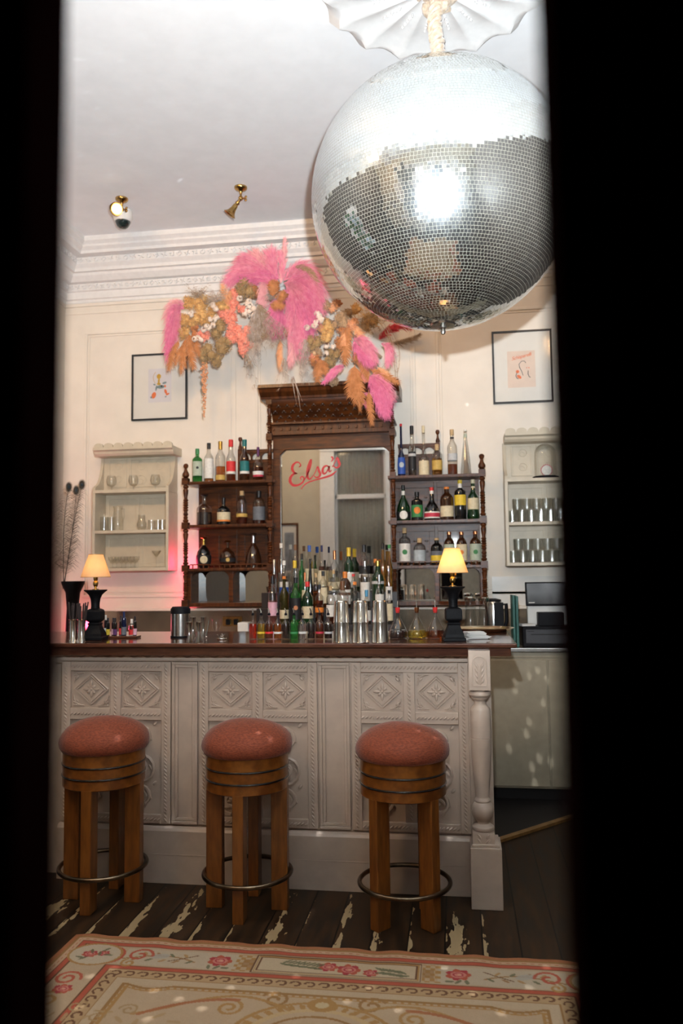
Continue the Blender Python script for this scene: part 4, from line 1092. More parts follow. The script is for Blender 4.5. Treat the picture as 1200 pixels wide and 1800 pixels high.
obj('print', MB().box(-2.33, -2.20, YF+.01, YF+.012, 1.45, 1.97), mat('grey_print', (.25, .26, .28), .8, var=.3, scale=9), tt)

# ------------------------------------------------------------------ bottles
G_green = mat('green_glass', (0.05, 0.34, 0.07), 0.04, trans=.85, var=.05, scale=8)
G_dgreen = mat('dark_green_glass', (0.006, 0.035, 0.010), 0.04, trans=.25, coat=1, var=.2, scale=8)
G_black = M_darkglass
G_blue = mat('dark_blue_glass', (0.006, .010, .04), .04, coat=1, var=.2)
G_brown = mat('brown_glass', (0.06, .022, .008), .05, trans=.4, coat=.8, var=.2)
G_olive = mat('olive_glass', (0.07, .06, .012), .05, trans=.6, var=.2)
LQ = {'amber': mat('amber_whisky', (0.80, .26, .04), .0, trans=.95, ior=1.34, var=.03), 'brown': mat('brown_spirit', (0.32, .07, .015), .0, trans=.9, ior=1.34, var=.03),
      'red': mat('red_bitter', (0.75, .04, .01), .0, trans=.85, ior=1.34, var=.03), 'clear': mat('clear_spirit', (0.93, .94, .94), .0, trans=1, ior=1.33, var=.01),
      'gold': mat('golden_liqueur', (0.95, .50, .06), .0, trans=.95, ior=1.34, var=.03), 'dark': mat('dark_liqueur', (.02, .008, .006), .02, coat=1, var=.2),
      'pink': mat('pink_gin', (.85, .35, .30), 0, trans=.9, ior=1.33, var=.02), 'yellow': mat('yellow_oil', (.75, .55, .06), 0, trans=.9, ior=1.4, var=.02),
      'tan': mat('cream_liqueur', (.45, .33, .22), .1, var=.05)}
PAL = dict(black=(.012, .012, .014), red=(.62, .03, .03), blue=(.03, .09, .38), navy=(.012, .02, .09), teal=(.015, .15, .15), gold=(.55, .36, .09), yellow=(.72, .50, .04), white=(.74, .72, .67), cream=(.66, .57, .38),
           grey=(.13, .14, .16), green=(.04, .22, .07), pale=(.42, .48, .38), purple=(.10, .025, .11), copper=(.50, .19, .08), orange=(.72, .22, .03), brown=(.16, .07, .03), greyblue=(.40, .45, .48), silver=(.5, .5, .5), lightblue=(.08, .30, .50), crimson=(.5, .03, .06), pinkw=(.7, .4, .5))
def pm(c, kind='label'):
    if kind == 'label': return mat(c+'_label_paper', PAL[c], .6, var=.12, scale=60)
    if c in ('gold', 'silver', 'copper'): return mat(c+'_foil_cap', PAL[c], .3, metal=1, var=.1, scale=60)
    if c == 'cork': return M_cork
    return mat(c+'_cap', PAL[c], .35, var=.15, scale=60)
SH = {  # body profiles: (radius share, height share)
 'std': [(.90, 0), (.98, .01), (1, .03), (1, .60), (.93, .65), (.62, .71), (.42, .76), (.37, .80), (.36, .97)],
 'slim': [(.90, 0), (1, .02), (1, .52), (.92, .58), (.62, .66), (.48, .72), (.44, .97)],
 'high': [(.90, 0), (1, .02), (1, .66), (.95, .70), (.62, .745), (.40, .77), (.36, .80), (.36, .97)],
 'squat': [(.88, 0), (1, .03), (1, .50), (.93, .58), (.60, .66), (.28, .70), (.24, .74), (.24, .97)],
 'round': [(.55, 0), (.85, .06), (1, .22), (1, .38), (.86, .54), (.52, .66), (.24, .73), (.20, .78), (.20, .97)],
 'bell': [(1, 0), (1, .05), (.93, .20), (.80, .38), (.58, .55), (.32, .66), (.20, .72), (.18, .97)],
 'pyramid': [(.95, 0), (1, .04), (1, .22), (.86, .38), (.50, .52), (.27, .62), (.24, .97)],
 'cone': [(1, 0), (1, .02), (.78, .35), (.50, .65), (.30, .85), (.28, .97)],
 'longneck': [(.9, 0), (1, .02), (1, .30), (.90, .37), (.45, .46), (.30, .54), (.28, .97)],
 'apoth': [(.90, 0), (1, .02), (1, .62), (.92, .70), (.60, .78), (.38, .82), (.36, .95)],
 'square': [(.95, 0), (1, .02), (1, .68), (.90, .73), (.45, .77), (.36, .80), (.36, .97)],
 'monten': [(.90, 0), (1, .03), (1.06, .10), (.95, .22), (.92, .50), (.84, .58), (.5, .66), (.34, .74), (.32, .97)],
 'bened': [(.95, 0), (1, .03), (1, .26), (.93, .38), (.68, .52), (.42, .62), (.25, .70), (.22, .97)],
}
def bottle(base, h, r, shape='std', glass='clear', liquid='amber', fill=.5, cap='black', caph=.10, label=None, lab=(.12, .45), band=None, emblem=None, text='glass bottle', grp=None, neckfoil=None, stopper=None, seg=24, cat='bottle', name='bottle', pourer=False):
    x, y, z = base
    t = thing(name, text, cat, (x, y, z), grp)
    P = [(a*r, b*h) for a, b in SH[shape]]
    sq = shape == 'square'
    def rad(zz):
        for (r0, z0), (r1, z1) in zip(P[:-1], P[1:]):
            if z0 <= zz <= z1: return r0+(r1-r0)*(zz-z0)/(z1-z0+1e-9)
        return P[-1][0]
    gm = {'clear': M_clear, 'green': G_green, 'dgreen': G_dgreen, 'black': G_black, 'blue': G_blue, 'brown': G_brown, 'olive': G_olive}[glass]
    b = MB().lathe([(0.0, .0)]+P, (x, y, z), seg, close=False)
    obj('glass_body', b, gm, t, smooth=True)
    if glass == 'clear' and liquid:
        zt = h*fill; Q = [(a*r*.93, max(.004, bb*h)) for a, bb in SH[shape] if bb*h < zt]; Q.append((rad(zt)*.93, zt))
        b = MB().lathe([(0, .004)]+Q+[(0, zt)], (x, y, z), seg, close=False)
        obj('liquid', b, LQ[liquid], t, smooth=True)
    def shell(z0, z1, mtl, nm, off=.0006, par=t, a0=None):
        zs = [z0]+[zz for _, zz in P if z0 < zz < z1]+[z1]
        return obj(nm, MB().lathe([(rad(zz)+off, zz) for zz in zs], (x, y, z), seg, close=False), mtl, par, smooth=True)
    if label:
        l = shell(h*lab[0], h*lab[1], pm(label), 'label')
        if band:
            hh = lab[1]-lab[0]
            shell(h*(lab[0]+hh*band[1]), h*(lab[0]+hh*band[2]), pm(band[0]), 'label_band', .0012, l)
        if emblem:
            zc = h*(lab[0]+(lab[1]-lab[0])*.55); rr = rad(zc)+.0012; d = Vector((EYE.x-x, EYE.y-y, 0)).normalized(); s = r*(emblem[1] if len(emblem) > 1 else .4)
            cc = Vector((x, y, z+zc))+d*rr; e = Vector((-d.y, d.x, 0))
            vs = []
            for fr_ in (1, .66, .33, .01):
                for k in range(16):
                    a = 2*PI*k/16; u = s*fr_*math.cos(a); q = Vector((x, y, z+zc+s*fr_*math.sin(a)))
                    ang = u/rr; vs.append(q+(d*math.cos(ang)+e*math.sin(ang))*(rad(zc+s*fr_*math.sin(a))+.0016))
            obj('emblem', MB().add(vs, [(j*16+k, j*16+(k+1) % 16, j*16+16+(k+1) % 16, j*16+16+k) for j in range(3) for k in range(16)]+[tuple(range(48, 64))]), pm(emblem[0]), l)
    if neckfoil: shell(h*neckfoil[1], h*neckfoil[2], pm(neckfoil[0], 'cap'), 'neck_foil', .0007)
    rn_ = P[-1][0]
    if pourer:
        b = MB().lathe([(rn_*.9, h*.95), (rn_*1.05, h*.97), (rn_*1.05, h*1.02), (.003, h*1.05), (.0025, h*1.08)], (x, y, z), 12)
        pr = obj('pourer', b, M_blackplastic, t, smooth=True)
        obj('pourer_spout', MB().tube([(x, y, z+h*1.06), (x, y, z+h*1.12), (x-.006, y, z+h*1.24)], [.004, .0035, .0025], 8), M_chrome, pr, smooth=True)
    elif stopper:
        st = MB().lathe([(rn_*.8, h*.93), (rn_*1.1, h*.95), (rn_*1.9, h*.965), (rn_*2.2, h*.98), (rn_*1.6, h*1.0), (0, h*1.01)], (x, y, z), 16)
        obj('stopper', st, pm(stopper, 'cap'), t, smooth=True)
    else:
        c0 = h*(1-caph); rc = rn_+.0014
        obj('cap', MB().lathe([(rc, c0), (rc*1.02, h*.995), (rc*.9, h), (0, h)], (x, y, z), 16), pm(cap, 'cap'), t, smooth=True)
    return t
GL, GRt, GM, GPo = 'bottles on the left bottle shelves', 'bottles on the right bottle shelves', 'bottles massed in front of the tall mirror', 'slim pourer bottles on the bar'
def on(px, z, Y): return (at(px, 900, Y).x, Y, z+.0005)
def hh(pxh, Y, py=900): return (at(400, py, Y)-at(400, py+pxh, Y)).length
Yb = 5.60
def sb(px, top, w, shelf, text, grp, **k):
    z = {1: S1, 2: S2, 3: S3}[shelf]
    h = at(px, top, Yb).z-z; r = w/2*(Yb/FPX)*1.02*.98
    if k.get('caph') is None: k['caph'] = .12
    if k.get('stopper'): h /= 1.01
    bottle(on(px, z, Yb), h, r, text=text, grp=grp, **k)
# left, top shelf
sb(346.7, 789, 18, 1, 'green glass whisky bottle with pale label on the left top shelf', GL, shape='high', glass='green', cap='green', caph=.16, label='pale', lab=(.20, .62), emblem=('black', .28))
sb(367, 779, 17, 1, 'clear bottle with tall white label and black cap, left top shelf', GL, shape='std', liquid='amber', fill=.12, cap='black', caph=.15, label='white', lab=(.10, .60))
sb(387.5, 776, 18, 1, 'clear bottle with gold cap, half full of amber, on the left top shelf', GL, shape='std', liquid='amber', fill=.38, cap='gold', caph=.20, label='gold', lab=(.05, .17))
sb(406, 773, 17, 1, 'clear bottle with red cap and red label on the left top shelf', GL, shape='slim', liquid='brown', fill=.28, cap='red', caph=.17, label='red', lab=(.18, .48), band=('white', 0, .2))
sb(430, 773, 17, 1, 'dark bottle with teal cap and teal label on the left top shelf', GL, shape='slim', glass='brown', cap='teal', caph=.17, label='teal', lab=(.18, .48), band=('white', 0, .2))
sb(454, 786, 20, 1, 'rounded whisky bottle with purple cap, at the right end of the left top shelf', GL, shape='round', liquid='brown', fill=.40, cap='purple', caph=.28, label='white', lab=(.12, .28), band=('crimson', 0, .35))
# left, middle
sb(359, 869, 28, 2, 'squat clear decanter with big black stopper, left end of the left middle shelf', GL, shape='squat', liquid='dark', fill=.42, cap='black', stopper='black')
sb(393, 875, 24, 2, 'squat black bottle with cream label on the left middle shelf', GL, shape='squat', glass='black', cap='black', caph=.25, label='cream', lab=(.12, .46), band=('orange', 0, .18))
sb(425, 863, 20, 2, 'clear bottle with round cork stopper and small gold emblem on the left middle shelf', GL, shape='apoth', liquid='brown', fill=.3, cap='cork', caph=.14, label='gold', lab=(.22, .32))
sb(455, 863, 22, 2, 'bottle with grey label and black cap, right end of the left middle shelf', GL, shape='apoth', liquid='brown', fill=.42, cap='black', caph=.2, label='grey', lab=(.12, .52))
# left, bottom
sb(358, 944, 27, 3, 'round dark decanter with gold stopper and round cream medallion on the lowest left shelf', GL, shape='round', glass='black', stopper='gold', neckfoil=('gold', .75, .93), label='black', lab=(.10, .42), emblem=('cream', .52))
sb(400, 950, 29, 3, 'wide round dark decanter with small gold stopper, middle of the lowest left shelf', GL, shape='round', glass='brown', stopper='gold', label='black', lab=(.22, .36), emblem=('gold', .25))
sb(445, 937, 32, 3, 'bell shaped dark crystal decanter with silver neck, right end of the lowest left shelf', GL, shape='bell', glass='brown', stopper='silver', neckfoil=('silver', .72, .93))
# right, top
sb(707, 745, 13.5, 1, 'tall slim dark bottle with red cap and blue label on the right top shelf', GRt, shape='longneck', glass='blue', cap='red', caph=.05, label='blue', lab=(.05, .36), emblem=('greyblue', .7))
sb(726, 748.5, 13.5, 1, 'tall clear bottle with black cap and black label on the right top shelf', GRt, shape='slim', liquid='clear', fill=.6, cap='black', caph=.16, label='black', lab=(.14, .48), band=('silver', .75, .9))
sb(746.6, 748.5, 18, 1, 'long necked clear bottle with pale cork and cream label on the right top shelf', GRt, shape='longneck', liquid='clear', fill=.3, cap='cream', caph=.14, label='cream', lab=(.02, .30))
sb(770, 781, 18, 1, 'short round bottle of golden liqueur with pale stopper on the right top shelf', GRt, shape='apoth', liquid='gold', fill=.55, cap='cork', caph=.2, label='gold', lab=(.18, .48))
sb(797, 755, 17.5, 1, 'clear bottle a third full of amber with wooden stopper on the right top shelf', GRt, shape='std', liquid='brown', fill=.24, cap='cork', caph=.12, label='silver', lab=(.32, .47), neckfoil=('black', .80, .83))
sb(820.7, 755, 19, 1, 'tapering clear bottle at the right end of the right top shelf', GRt, shape='cone', liquid='clear', fill=.75, cap='white', caph=.04, neckfoil=('pale', .82, .90))
# right, middle
sb(709, 853, 24, 2, 'dark green bottle with round white label on the right middle shelf', GRt, shape='bened', glass='dgreen', cap='black', caph=.12, label='dgreen_' if False else 'black', lab=(.05, .25), emblem=('white', .62), neckfoil=('white', .72, .84))
sb(733, 865, 20, 2, 'black round shouldered bottle with orange picture label on the right middle shelf', GRt, shape='high', glass='black', cap='black', caph=.15, label='green', lab=(.12, .54), emblem=('orange', .6))
sb(759, 857, 27, 2, 'squat dark bottle with red cap and striped label, right middle shelf', GRt, shape='pyramid', glass='black', cap='red', caph=.10, label='white', lab=(.06, .26), band=('crimson', .2, .8), neckfoil=('white', .80, .90))
sb(785.5, 856, 23, 2, 'dark bottle with orange cap and shield label on the right middle shelf', GRt, shape='apoth', glass='brown', cap='orange', caph=.07, label='cream', lab=(.10, .42))
sb(809, 844, 20, 2, 'dark square shouldered bottle with yellow cap and yellow label on the right middle shelf', GRt, shape='square', glass='black', cap='yellow', caph=.09, label='yellow', lab=(.36, .62), neckfoil=('white', .80, .91))
sb(832, 843, 21, 2, 'dark green bottle with cream label at the right middle shelf end', GRt, shape='monten', glass='dgreen', cap='cream', caph=.10, label='cream', lab=(.25, .53), neckfoil=('cream', .78, .83))
# right, bottom
sb(710, 928, 20, 3, 'clear gin bottle with green disc on white label, lowest right shelf', GRt, shape='high', liquid='clear', fill=.6, cap='cork', caph=.14, label='white', lab=(.08, .58), emblem=('green', .45))
sb(736, 946, 21, 3, 'short gin bottle with grey blue label and cork on the lowest right shelf', GRt, shape='apoth', liquid='clear', fill=.6, cap='cork', caph=.17, label='greyblue', lab=(.10, .56))
sb(766, 946, 21, 3, 'short dark bottle with yellow and blue label on the lowest right shelf', GRt, shape='apoth', glass='black', cap='cork', caph=.08, label='yellow', lab=(.10, .52), band=('grey', .62, 1))
sb(788, 935, 19, 3, 'brown gin bottle with pale green label, partly behind the right table lamp', GRt, shape='apoth', glass='brown', cap='copper', caph=.09, label='pale', lab=(.08, .62), emblem=('yellow', .35))
sb(809.5, 935, 19, 3, 'brown gin bottle with cream label and orange figure beside the lamp shade', GRt, shape='apoth', glass='brown', cap='copper', caph=.09, label='cream', lab=(.08, .62), emblem=('orange', .4))
sb(834, 934, 20, 3, 'brown gin bottle with green leaf mark, lowest right shelf end', GRt, shape='apoth', glass='brown', cap='copper', caph=.09, label='pale', lab=(.08, .62), emblem=('green', .4))
# stepped riser in front of the mirror
M_riser = mat('dark_riser', (.02, .012, .01), .4, var=.3)
b = MB(); x0, x1 = -1.33, -.40
b.box(x0, x1, 5.085, 5.20, .9405, 1.085); b.box(x0, x1, 5.20, 5.34, .9405, 1.185); b.box(x0, x1, 5.34, 5.462, .9405, 1.285)
single('bottle_riser', b, M_riser, 'dark stepped bottle riser on the back counter in front of the tall mirror', 'riser', bevel=.002)
rows = {'B': (5.42, 1.285), 'M': (5.275, 1.185), 'F': (5.135, 1.085)}
def mb(row, xz, topz, w, text, **k):                              # x, top and width measured in the enlarged photo
    Y, z = rows[row]; px = 420+xz/4; top = 920+topz/4
    h = at(px, top, Y).z-z; r = w/8*(Y/FPX)
    if k.get('stopper'): h /= 1.01
    bottle((at(px, 1000, Y).x, Y+k.pop('dy', 0), z+.0005), h, r, text=text.replace('the ', '')+', bottle bank', grp=GM, seg=20, **k)
mb('B', 297, 140, 52, 'clear vodka bottle with white cap at the far left of the back row', shape='std', liquid='clear', fill=.4, cap='white', caph=.1)
mb('B', 397, 150, 54, 'clear bottle with brown cap second in the back row', shape='std', liquid='clear', fill=.5, cap='brown', caph=.12)
mb('B', 495, 155, 62, 'clear bottle with bright blue cap and cream label in the back row', shape='std', liquid='brown', fill=.45, cap='blue', caph=.14, label='cream', lab=(.15, .5))
mb('B', 582, 155, 74, 'sloping whisky bottle with dark cap and cream label in the back row', shape='bell', liquid='brown', fill=.55, cap='navy', caph=.14, label='cream', lab=(.12, .46))
mb('B', 672, 190, 96, 'round clear flask with copper cap in the back row', shape='round', liquid='clear', fill=.35, cap='copper', caph=.22, label='cream', lab=(.08, .24))
mb('B', 772, 170, 72, 'dark wine shaped bottle with yellow foil neck and white label', shape='std', glass='dgreen', cap='yellow', caph=.2, label='white', lab=(.10, .44))
mb('B', 880, 150, 76, 'clear shouldered bottle with wide black cap and dark label', shape='high', liquid='clear', fill=.4, cap='black', caph=.16, label='black', lab=(.30, .55), band=('white', 0, .3))
mb('B', 958, 250, 56, 'short clear bottle with orange cap at the right of the back row', shape='std', liquid='clear', fill=.5, cap='orange', caph=.12)
mb('B', 1012, 140, 44, 'tall bottle of golden liqueur with black cap near the right frame', shape='slim', liquid='gold', fill=.86, cap='black', caph=.12)
mb('B', 1058, 150, 42, 'tall bottle of yellow liqueur with dark green cap at the far right', shape='slim', liquid='gold', fill=.86, cap='green', caph=.08)
mb('M', 247, 255, 42, 'slim clear bottle with long silver cap at the left of the middle row', shape='std', liquid='clear', fill=.6, cap='silver', caph=.3)
mb('M', 316, 262, 62, 'frosted clear bottle with blue and white label', shape='std', liquid='clear', fill=.6, cap='white', caph=.1, label='white', lab=(.1, .55), band=('blue', .35, .75))
mb('M', 392, 262, 66, 'clear bottle with yellow foil neck', shape='high', liquid='clear', fill=.5, cap='yellow', caph=.16)
mb('M', 433, 212, 44, 'slim green glass bottle with dark cap behind the yellow necked one', shape='std', glass='green', cap='black', caph=.12, dy=.040)
mb('M', 462, 345, 44, 'short bottle with copper foil cap', shape='std', liquid='amber', fill=.5, cap='copper', caph=.22, label='cream', lab=(.2, .5))
mb('M', 500, 250, 50, 'dark conical bottle with long neck', shape='cone', glass='black', cap='black', caph=.1)
mb('M', 540, 352, 50, 'short amber bottle with cork', shape='apoth', liquid='amber', fill=.5, cap='cork', caph=.12)
mb('M', 590, 335, 60, 'whisky bottle with cream label and dark cap in the middle row', shape='high', liquid='amber', fill=.55, cap='black', caph=.14, label='cream', lab=(.12, .55))
mb('M', 664, 330, 88, 'wide clear decanter with cream label in the middle row', shape='round', liquid='clear', fill=.3, cap='cork', caph=.1, label='white', lab=(.1, .34))
mb('M', 744, 340, 82, 'dark bottle with bright orange wax cap and white label', shape='apoth', glass='brown', cap='orange', caph=.18, label='white', lab=(.1, .5), band=('brown', .6, .8))
mb('M', 803, 355, 54, 'clear bottle with small red cap in the middle row', shape='apoth', liquid='clear', fill=.5, cap='red', caph=.08)
mb('M', 884, 265, 66, 'clear bottle with white label below the black capped one', shape='high', liquid='clear', fill=.7, cap='silver', caph=.12, label='white', lab=(.14, .54))
mb('M', 975, 262, 88, 'large green bottle with silver band near the right of the middle row', shape='std', glass='dgreen', cap='gold', caph=.12, label='silver', lab=(.50, .56))
mb('M', 1050, 300, 46, 'clear bottle with pale label at the right end of the middle row', shape='std', liquid='clear', fill=.5, cap='silver', caph=.12, label='white', lab=(.1, .5))
mb('F', 235, 372, 66, 'clear bottle of pink spirit with black cap in the front row', shape='std', liquid='pink', fill=.5, cap='black', caph=.16, label='pinkw', lab=(.18, .46))
mb('F', 316, 372, 64, 'olive glass bottle with orange cap in the front row', shape='std', glass='olive', cap='orange', caph=.06, label='cream', lab=(.12, .3))
mb('F', 396, 380, 78, 'green glass bottle with black cap and black label in the front row', shape='std', glass='green', cap='black', caph=.12, label='black', lab=(.10, .56), emblem=('copper', .4))
mb('F', 480, 410, 78, 'dark green whisky bottle with red cap and cream label', shape='std', glass='dgreen', cap='red', caph=.12, label='cream', lab=(.14, .42))
mb('F', 562, 430, 60, 'brown spirit bottle with dark cap in the front row', shape='high', liquid='brown', fill=.6, cap='black', caph=.12, label='orange', lab=(.30, .42))
mb('F', 642, 440, 64, 'clear bottle with cork and dark contents in the front row', shape='high', liquid='brown', fill=.4, cap='cork', caph=.12, label='white', lab=(.20, .5))
mb('F', 726, 405, 84, 'broad shouldered clear decanter with tall dark stopper behind the shakers', shape='high', liquid='clear', fill=.5, cap='brown', caph=.22)
mb('F', 812, 410, 66, 'clear bottle with orange cap behind the shakers', shape='apoth', liquid='clear', fill=.6, cap='orange', caph=.08)
mb('F', 893, 468, 58, 'clear bottle with bright blue cap behind the shakers', shape='std', liquid='clear', fill=.6, cap='lightblue', caph=.2, label='white', lab=(.1, .4))
mb('F', 984, 360, 62, 'clear bottle with silver capsule and slim white label behind the shakers', shape='std', liquid='clear', fill=.7, cap='silver', caph=.14, label='white', lab=(.15, .6))
mb('F', 1052, 470, 50, 'small clear bottle with cream label at the right end of the front row', shape='high', liquid='clear', fill=.7, cap='black', caph=.1, label='cream', lab=(.1, .6))
# pourer bottles standing on the bar
BT = 1.1055
pdef = [(98, 'red', 'red', None), (156, 'olive', 'yellow', 'yellow'), (212, 'dark', 'brown', 'red'), (272, 'amber', 'amber', 'white'), (330, 'dark', 'dark', None), (388, 'green', None, 'green'), (447, 'clear', 'clear', 'white'), (507, 'dark', 'dark', None), (567, 'brown', 'brown', 'crimson'), (628, 'dark', 'dark', 'silver')]
ORDP = ('first', 'second', 'third', 'fourth', 'fifth', 'sixth', 'seventh', 'eighth', 'ninth', 'tenth')
names = ['red filled', 'yellow banded', 'brown filled, red banded', 'amber filled, white banded', 'black filled', 'bright green', 'clear, white banded', 'black filled, unbanded', 'brown filled, crimson banded', 'black filled, silver banded']
for (xz, kk, lq, bd), nm in zip(pdef, names):
    px = 420+xz/4; P = atz(px, 1123.3, BT)
    bottle((P.x, P.y, BT), .118, .0185, shape='std', glass='green' if kk == 'green' else 'clear', liquid=lq or 'clear', fill=.62, label=bd, lab=(.22, .30), text='slim '+nm+' pourer bottle, '+ORDP[names.index(nm)]+' in the row on the bar', grp=GPo, pourer=True, seg=18)

# ------------------------------------------------------------------ things on the bar top
def bar_at(px, py): p = atz(px, py, BT); return p.x, p.y
# shaker tins
for px, txt in ((600, 'leftmost'), (634, 'middle'), (668.5, 'rightmost')):
    x, y = bar_at(px, 1129)
    t = thing('shaker_tin', txt+' of the three upturned steel shaker tin pairs on the bar', 'shaker', (x, y, BT), 'upturned shaker tins')
    obj('lower_tin', MB().lathe([(.0375, 0), (.0385, .002), (.0375, .004), (.0345, .085), (.0335, .105), (.0, .105)], (x, y, BT), 32), M_chrome, t, smooth=True)
    obj('upper_tin', MB().lathe([(.0365, .088), (.0368, .091), (.0355, .093), (.0315, .172), (.0300, .182), (.028, .186), (0, .184)], (x, y, BT), 32), M_chrome, t, smooth=True)
# oil flasks
for px, lq, cp, txt in ((699.5, 'dark', 'red', 'conical glass flask of black syrup with dark red stopper beside the shakers'), (733, 'yellow', 'copper', 'conical glass flask of yellow syrup with tan stopper, middle of three'), (765.5, 'brown', 'red', 'conical glass flask of dark red syrup beside the right lamp urn')):
    x, y = bar_at(px, 1121.5)
    t = thing('syrup_flask', txt, 'flask', (x, y, BT), 'conical syrup flasks on the bar')
    prof = [(.038, 0), (.044, .004), (.0455, .016), (.044, .030), (.036, .052), (.022, .078), (.012, .095), (.0095, .105), (.010, .124), (.012, .126)]
    obj('glass_body', MB().lathe([(0, 0)]+prof, (x, y, BT), 28, close=False), M_clear, t, smooth=True)
    obj('syrup', MB().lathe([(0, .002), (.036, .002), (.042, .006), (.0435, .016), (.042, .030), (.038, .038), (0, .038)], (x, y, BT), 28, close=False), LQ[lq] if lq != 'brown' else LQ['brown'], t, smooth=True)
    st = obj('stopper', MB().lathe([(.008, .118), (.010, .126), (.0115, .144), (0, .144)], (x, y, BT), 16), pm(cp, 'cap'), t, smooth=True)
    obj('spout', MB().lathe([(.0035, .144), (.003, .155), (.002, .176), (0, .176)], (x, y, BT), 10), M_chrome, st, smooth=True)
# table lamps on iron urns
M_shade = bpy.data.materials.new('parchment_shade'); M_shade.use_nodes = True
nt = M_shade.node_tree; nt.nodes.clear(); o_ = nt.nodes.new('ShaderNodeOutputMaterial'); mx = nt.nodes.new('ShaderNodeMixShader'); tr = nt.nodes.new('ShaderNodeBsdfTranslucent'); df = nt.nodes.new('ShaderNodeBsdfDiffuse')
nz = nt.nodes.new('ShaderNodeTexNoise'); nz.inputs['Scale'].default_value = 30; cr = nt.nodes.new('ShaderNodeValToRGB'); cr.color_ramp.elements[0].color = (.82, .62, .36, 1); cr.color_ramp.elements[1].color = (.93, .76, .50, 1)
tc = nt.nodes.new('ShaderNodeTexCoord'); nt.links.new(tc.outputs['Object'], nz.inputs['Vector']); nt.links.new(nz.outputs['Fac'], cr.inputs[0]); nt.links.new(cr.outputs[0], tr.inputs[0]); nt.links.new(cr.outputs[0], df.inputs[0])
mx.inputs[0].default_value = .55; nt.links.new(df.outputs[0], mx.inputs[1]); nt.links.new(tr.outputs[0], mx.inputs[2]); nt.links.new(mx.outputs[0], o_.inputs[0])
def urn_lamp(px, py, s, where, rot):
    x, y = bar_at(px, py)
    t = thing('lamp_urn', 'black cast iron pedestal urn on the bar, '+where, 'urn', (x, y, BT), 'black urns under the table lamps')
    S = s/math.sqrt(.5)*.5
    def sq(p): return [(r*1.4142, z) for r, z in p]
    b = MB().lathe(sq([(.050, 0), (.050, .012), (.044, .016), (.042, .030), (.032, .052), (.026, .070), (.030, .078), (.024, .084)]), (x, y, BT), 4, rot=PI/4+rot)
    b.lathe(sq([(.022, .083), (.034, .094), (.036, .100), (.036, .136), (.033, .144), (.022, .150)]), (x, y, BT), 4, rot=PI/4+rot)
    obj('base', b, M_blackiron, t, bevel=.002)
    b = MB().lathe([(.018, .148), (.022, .152), (.020, .160), (.021, .180), (.024, .200), (.032, .218), (.046, .232), (.055, .238), (.056, .243), (.0, .243)], (x, y, BT), 32)
    obj('flared_dish', b, M_blackiron, t, smooth=True)
    zb = BT+.2435
    l = thing('table_lamp', 'small brass table lamp with glowing parchment shade on the '+where+' urn', 'lamp', (x, y, zb), 'small parchment lamps on the bar urns')
    b = MB().lathe([(.016, 0), (.016, .003), (.006, .006), (.005, .012), (.010, .018), (.013, .028), (.012, .038), (.008, .044), (.011, .050), (.011, .066), (.004, .070), (.003, .170), (0, .170)], (x, y, zb), 20)
    obj('stem', b, mat('polished_brass', (.75, .50, .16), .16, metal=1, var=.1), l, smooth=True)
    z0, z1 = zb+.062, zb+.174
    shd = obj('lamp_shade', MB().lathe([(.071, z0-zb), (.071, z0-zb+.002), (.0345, z1-zb)], (x, y, zb), 40, close=False), M_shade, l, smooth=True)
    sm = shd.modifiers.new('thickness', 'SOLIDIFY'); sm.thickness = .0012
    b = MB().ring((x, y, z0), .071, .0012, 40, 6); b.ring((x, y, z1), .0345, .0012, 32, 6); obj('shade_trim', b, mat('amber_braid', (.45, .25, .08), .7, var=.2), shd, smooth=True)
    obj('bulb', MB().blob((x, y, z0+.045), .012, .012, .018, n=10, m=14), emis('lit_bulb_frosted', (1, .62, .28), 14), l, smooth=True)
    lt = light('POINT', 'lamp_bulb_light', (x, y, z0+.070), 1.25, (1, .62, .28), .014)
urn_lamp(797.5, 1126, 1, 'right', .12)
urn_lamp(167, 1124, 1, 'left', .12)
# ice bucket
x, y = bar_at(317, 1120)
t = thing('ice_bucket', 'steel ice bucket with black sloping lid and base on the bar', 'bucket', (x, y, BT))
obj('body', MB().lathe([(.047, .004), (.047, .125), (.0, .125)], (x, y, BT), 36), M_steel, t, smooth=True)
obj('black_base', MB().lathe([(.049, 0), (.049, .008), (0, .008)], (x, y, BT), 36), M_blackplastic, t, smooth=True)
obj('lid', MB().lathe([(.049, .118), (.049, .140), (.040, .152), (.0, .154)], (x, y, BT), 36), M_blackplastic, t, smooth=True)
# jiggers
for px, py, hgt, txt in ((332.5, 1130, .095, 'short steel jigger at the front left of the cluster'), (339, 1127, .112, 'tall steel jigger second from the ice bucket'), (349, 1130, .095, 'short steel jigger at the front right of the cluster'), (357, 1127, .112, 'tall steel jigger furthest from the ice bucket')):
    x, y = bar_at(px, py)
    single('jigger', MB().lathe([(.013, 0), (.0135, .002), (.007, hgt*.48), (.0065, hgt*.52), (.015, hgt), (.014, hgt), (.005, hgt*.6), (0, hgt*.58)], (x, y, BT), 24, close=False), M_chrome, txt, 'jigger', 'steel jiggers on the bar', smooth=True)
x, y = bar_at(366, 1122)
single('bar_spoon', MB().tube([(x-.012, y, BT+.004), (x-.002, y, BT+.05), (x+.004, y, BT+.088)], .003, 8).blob((x-.012, y, BT+.006), .008, .006, .005), M_chrome, 'small steel muddler leaning beside the jiggers', 'muddler', smooth=True)
x, y = bar_at(390, 1124)
b = MB(); rn = random.Random(2)
for i in range(12): b.tube([(x+rn.uniform(-.012, .012), y+rn.uniform(-.01, .01), BT+.003), (x+rn.uniform(-.02, .02), y+rn.uniform(-.02, .02), BT+rn.uniform(.008, .026))], .0015, 5)
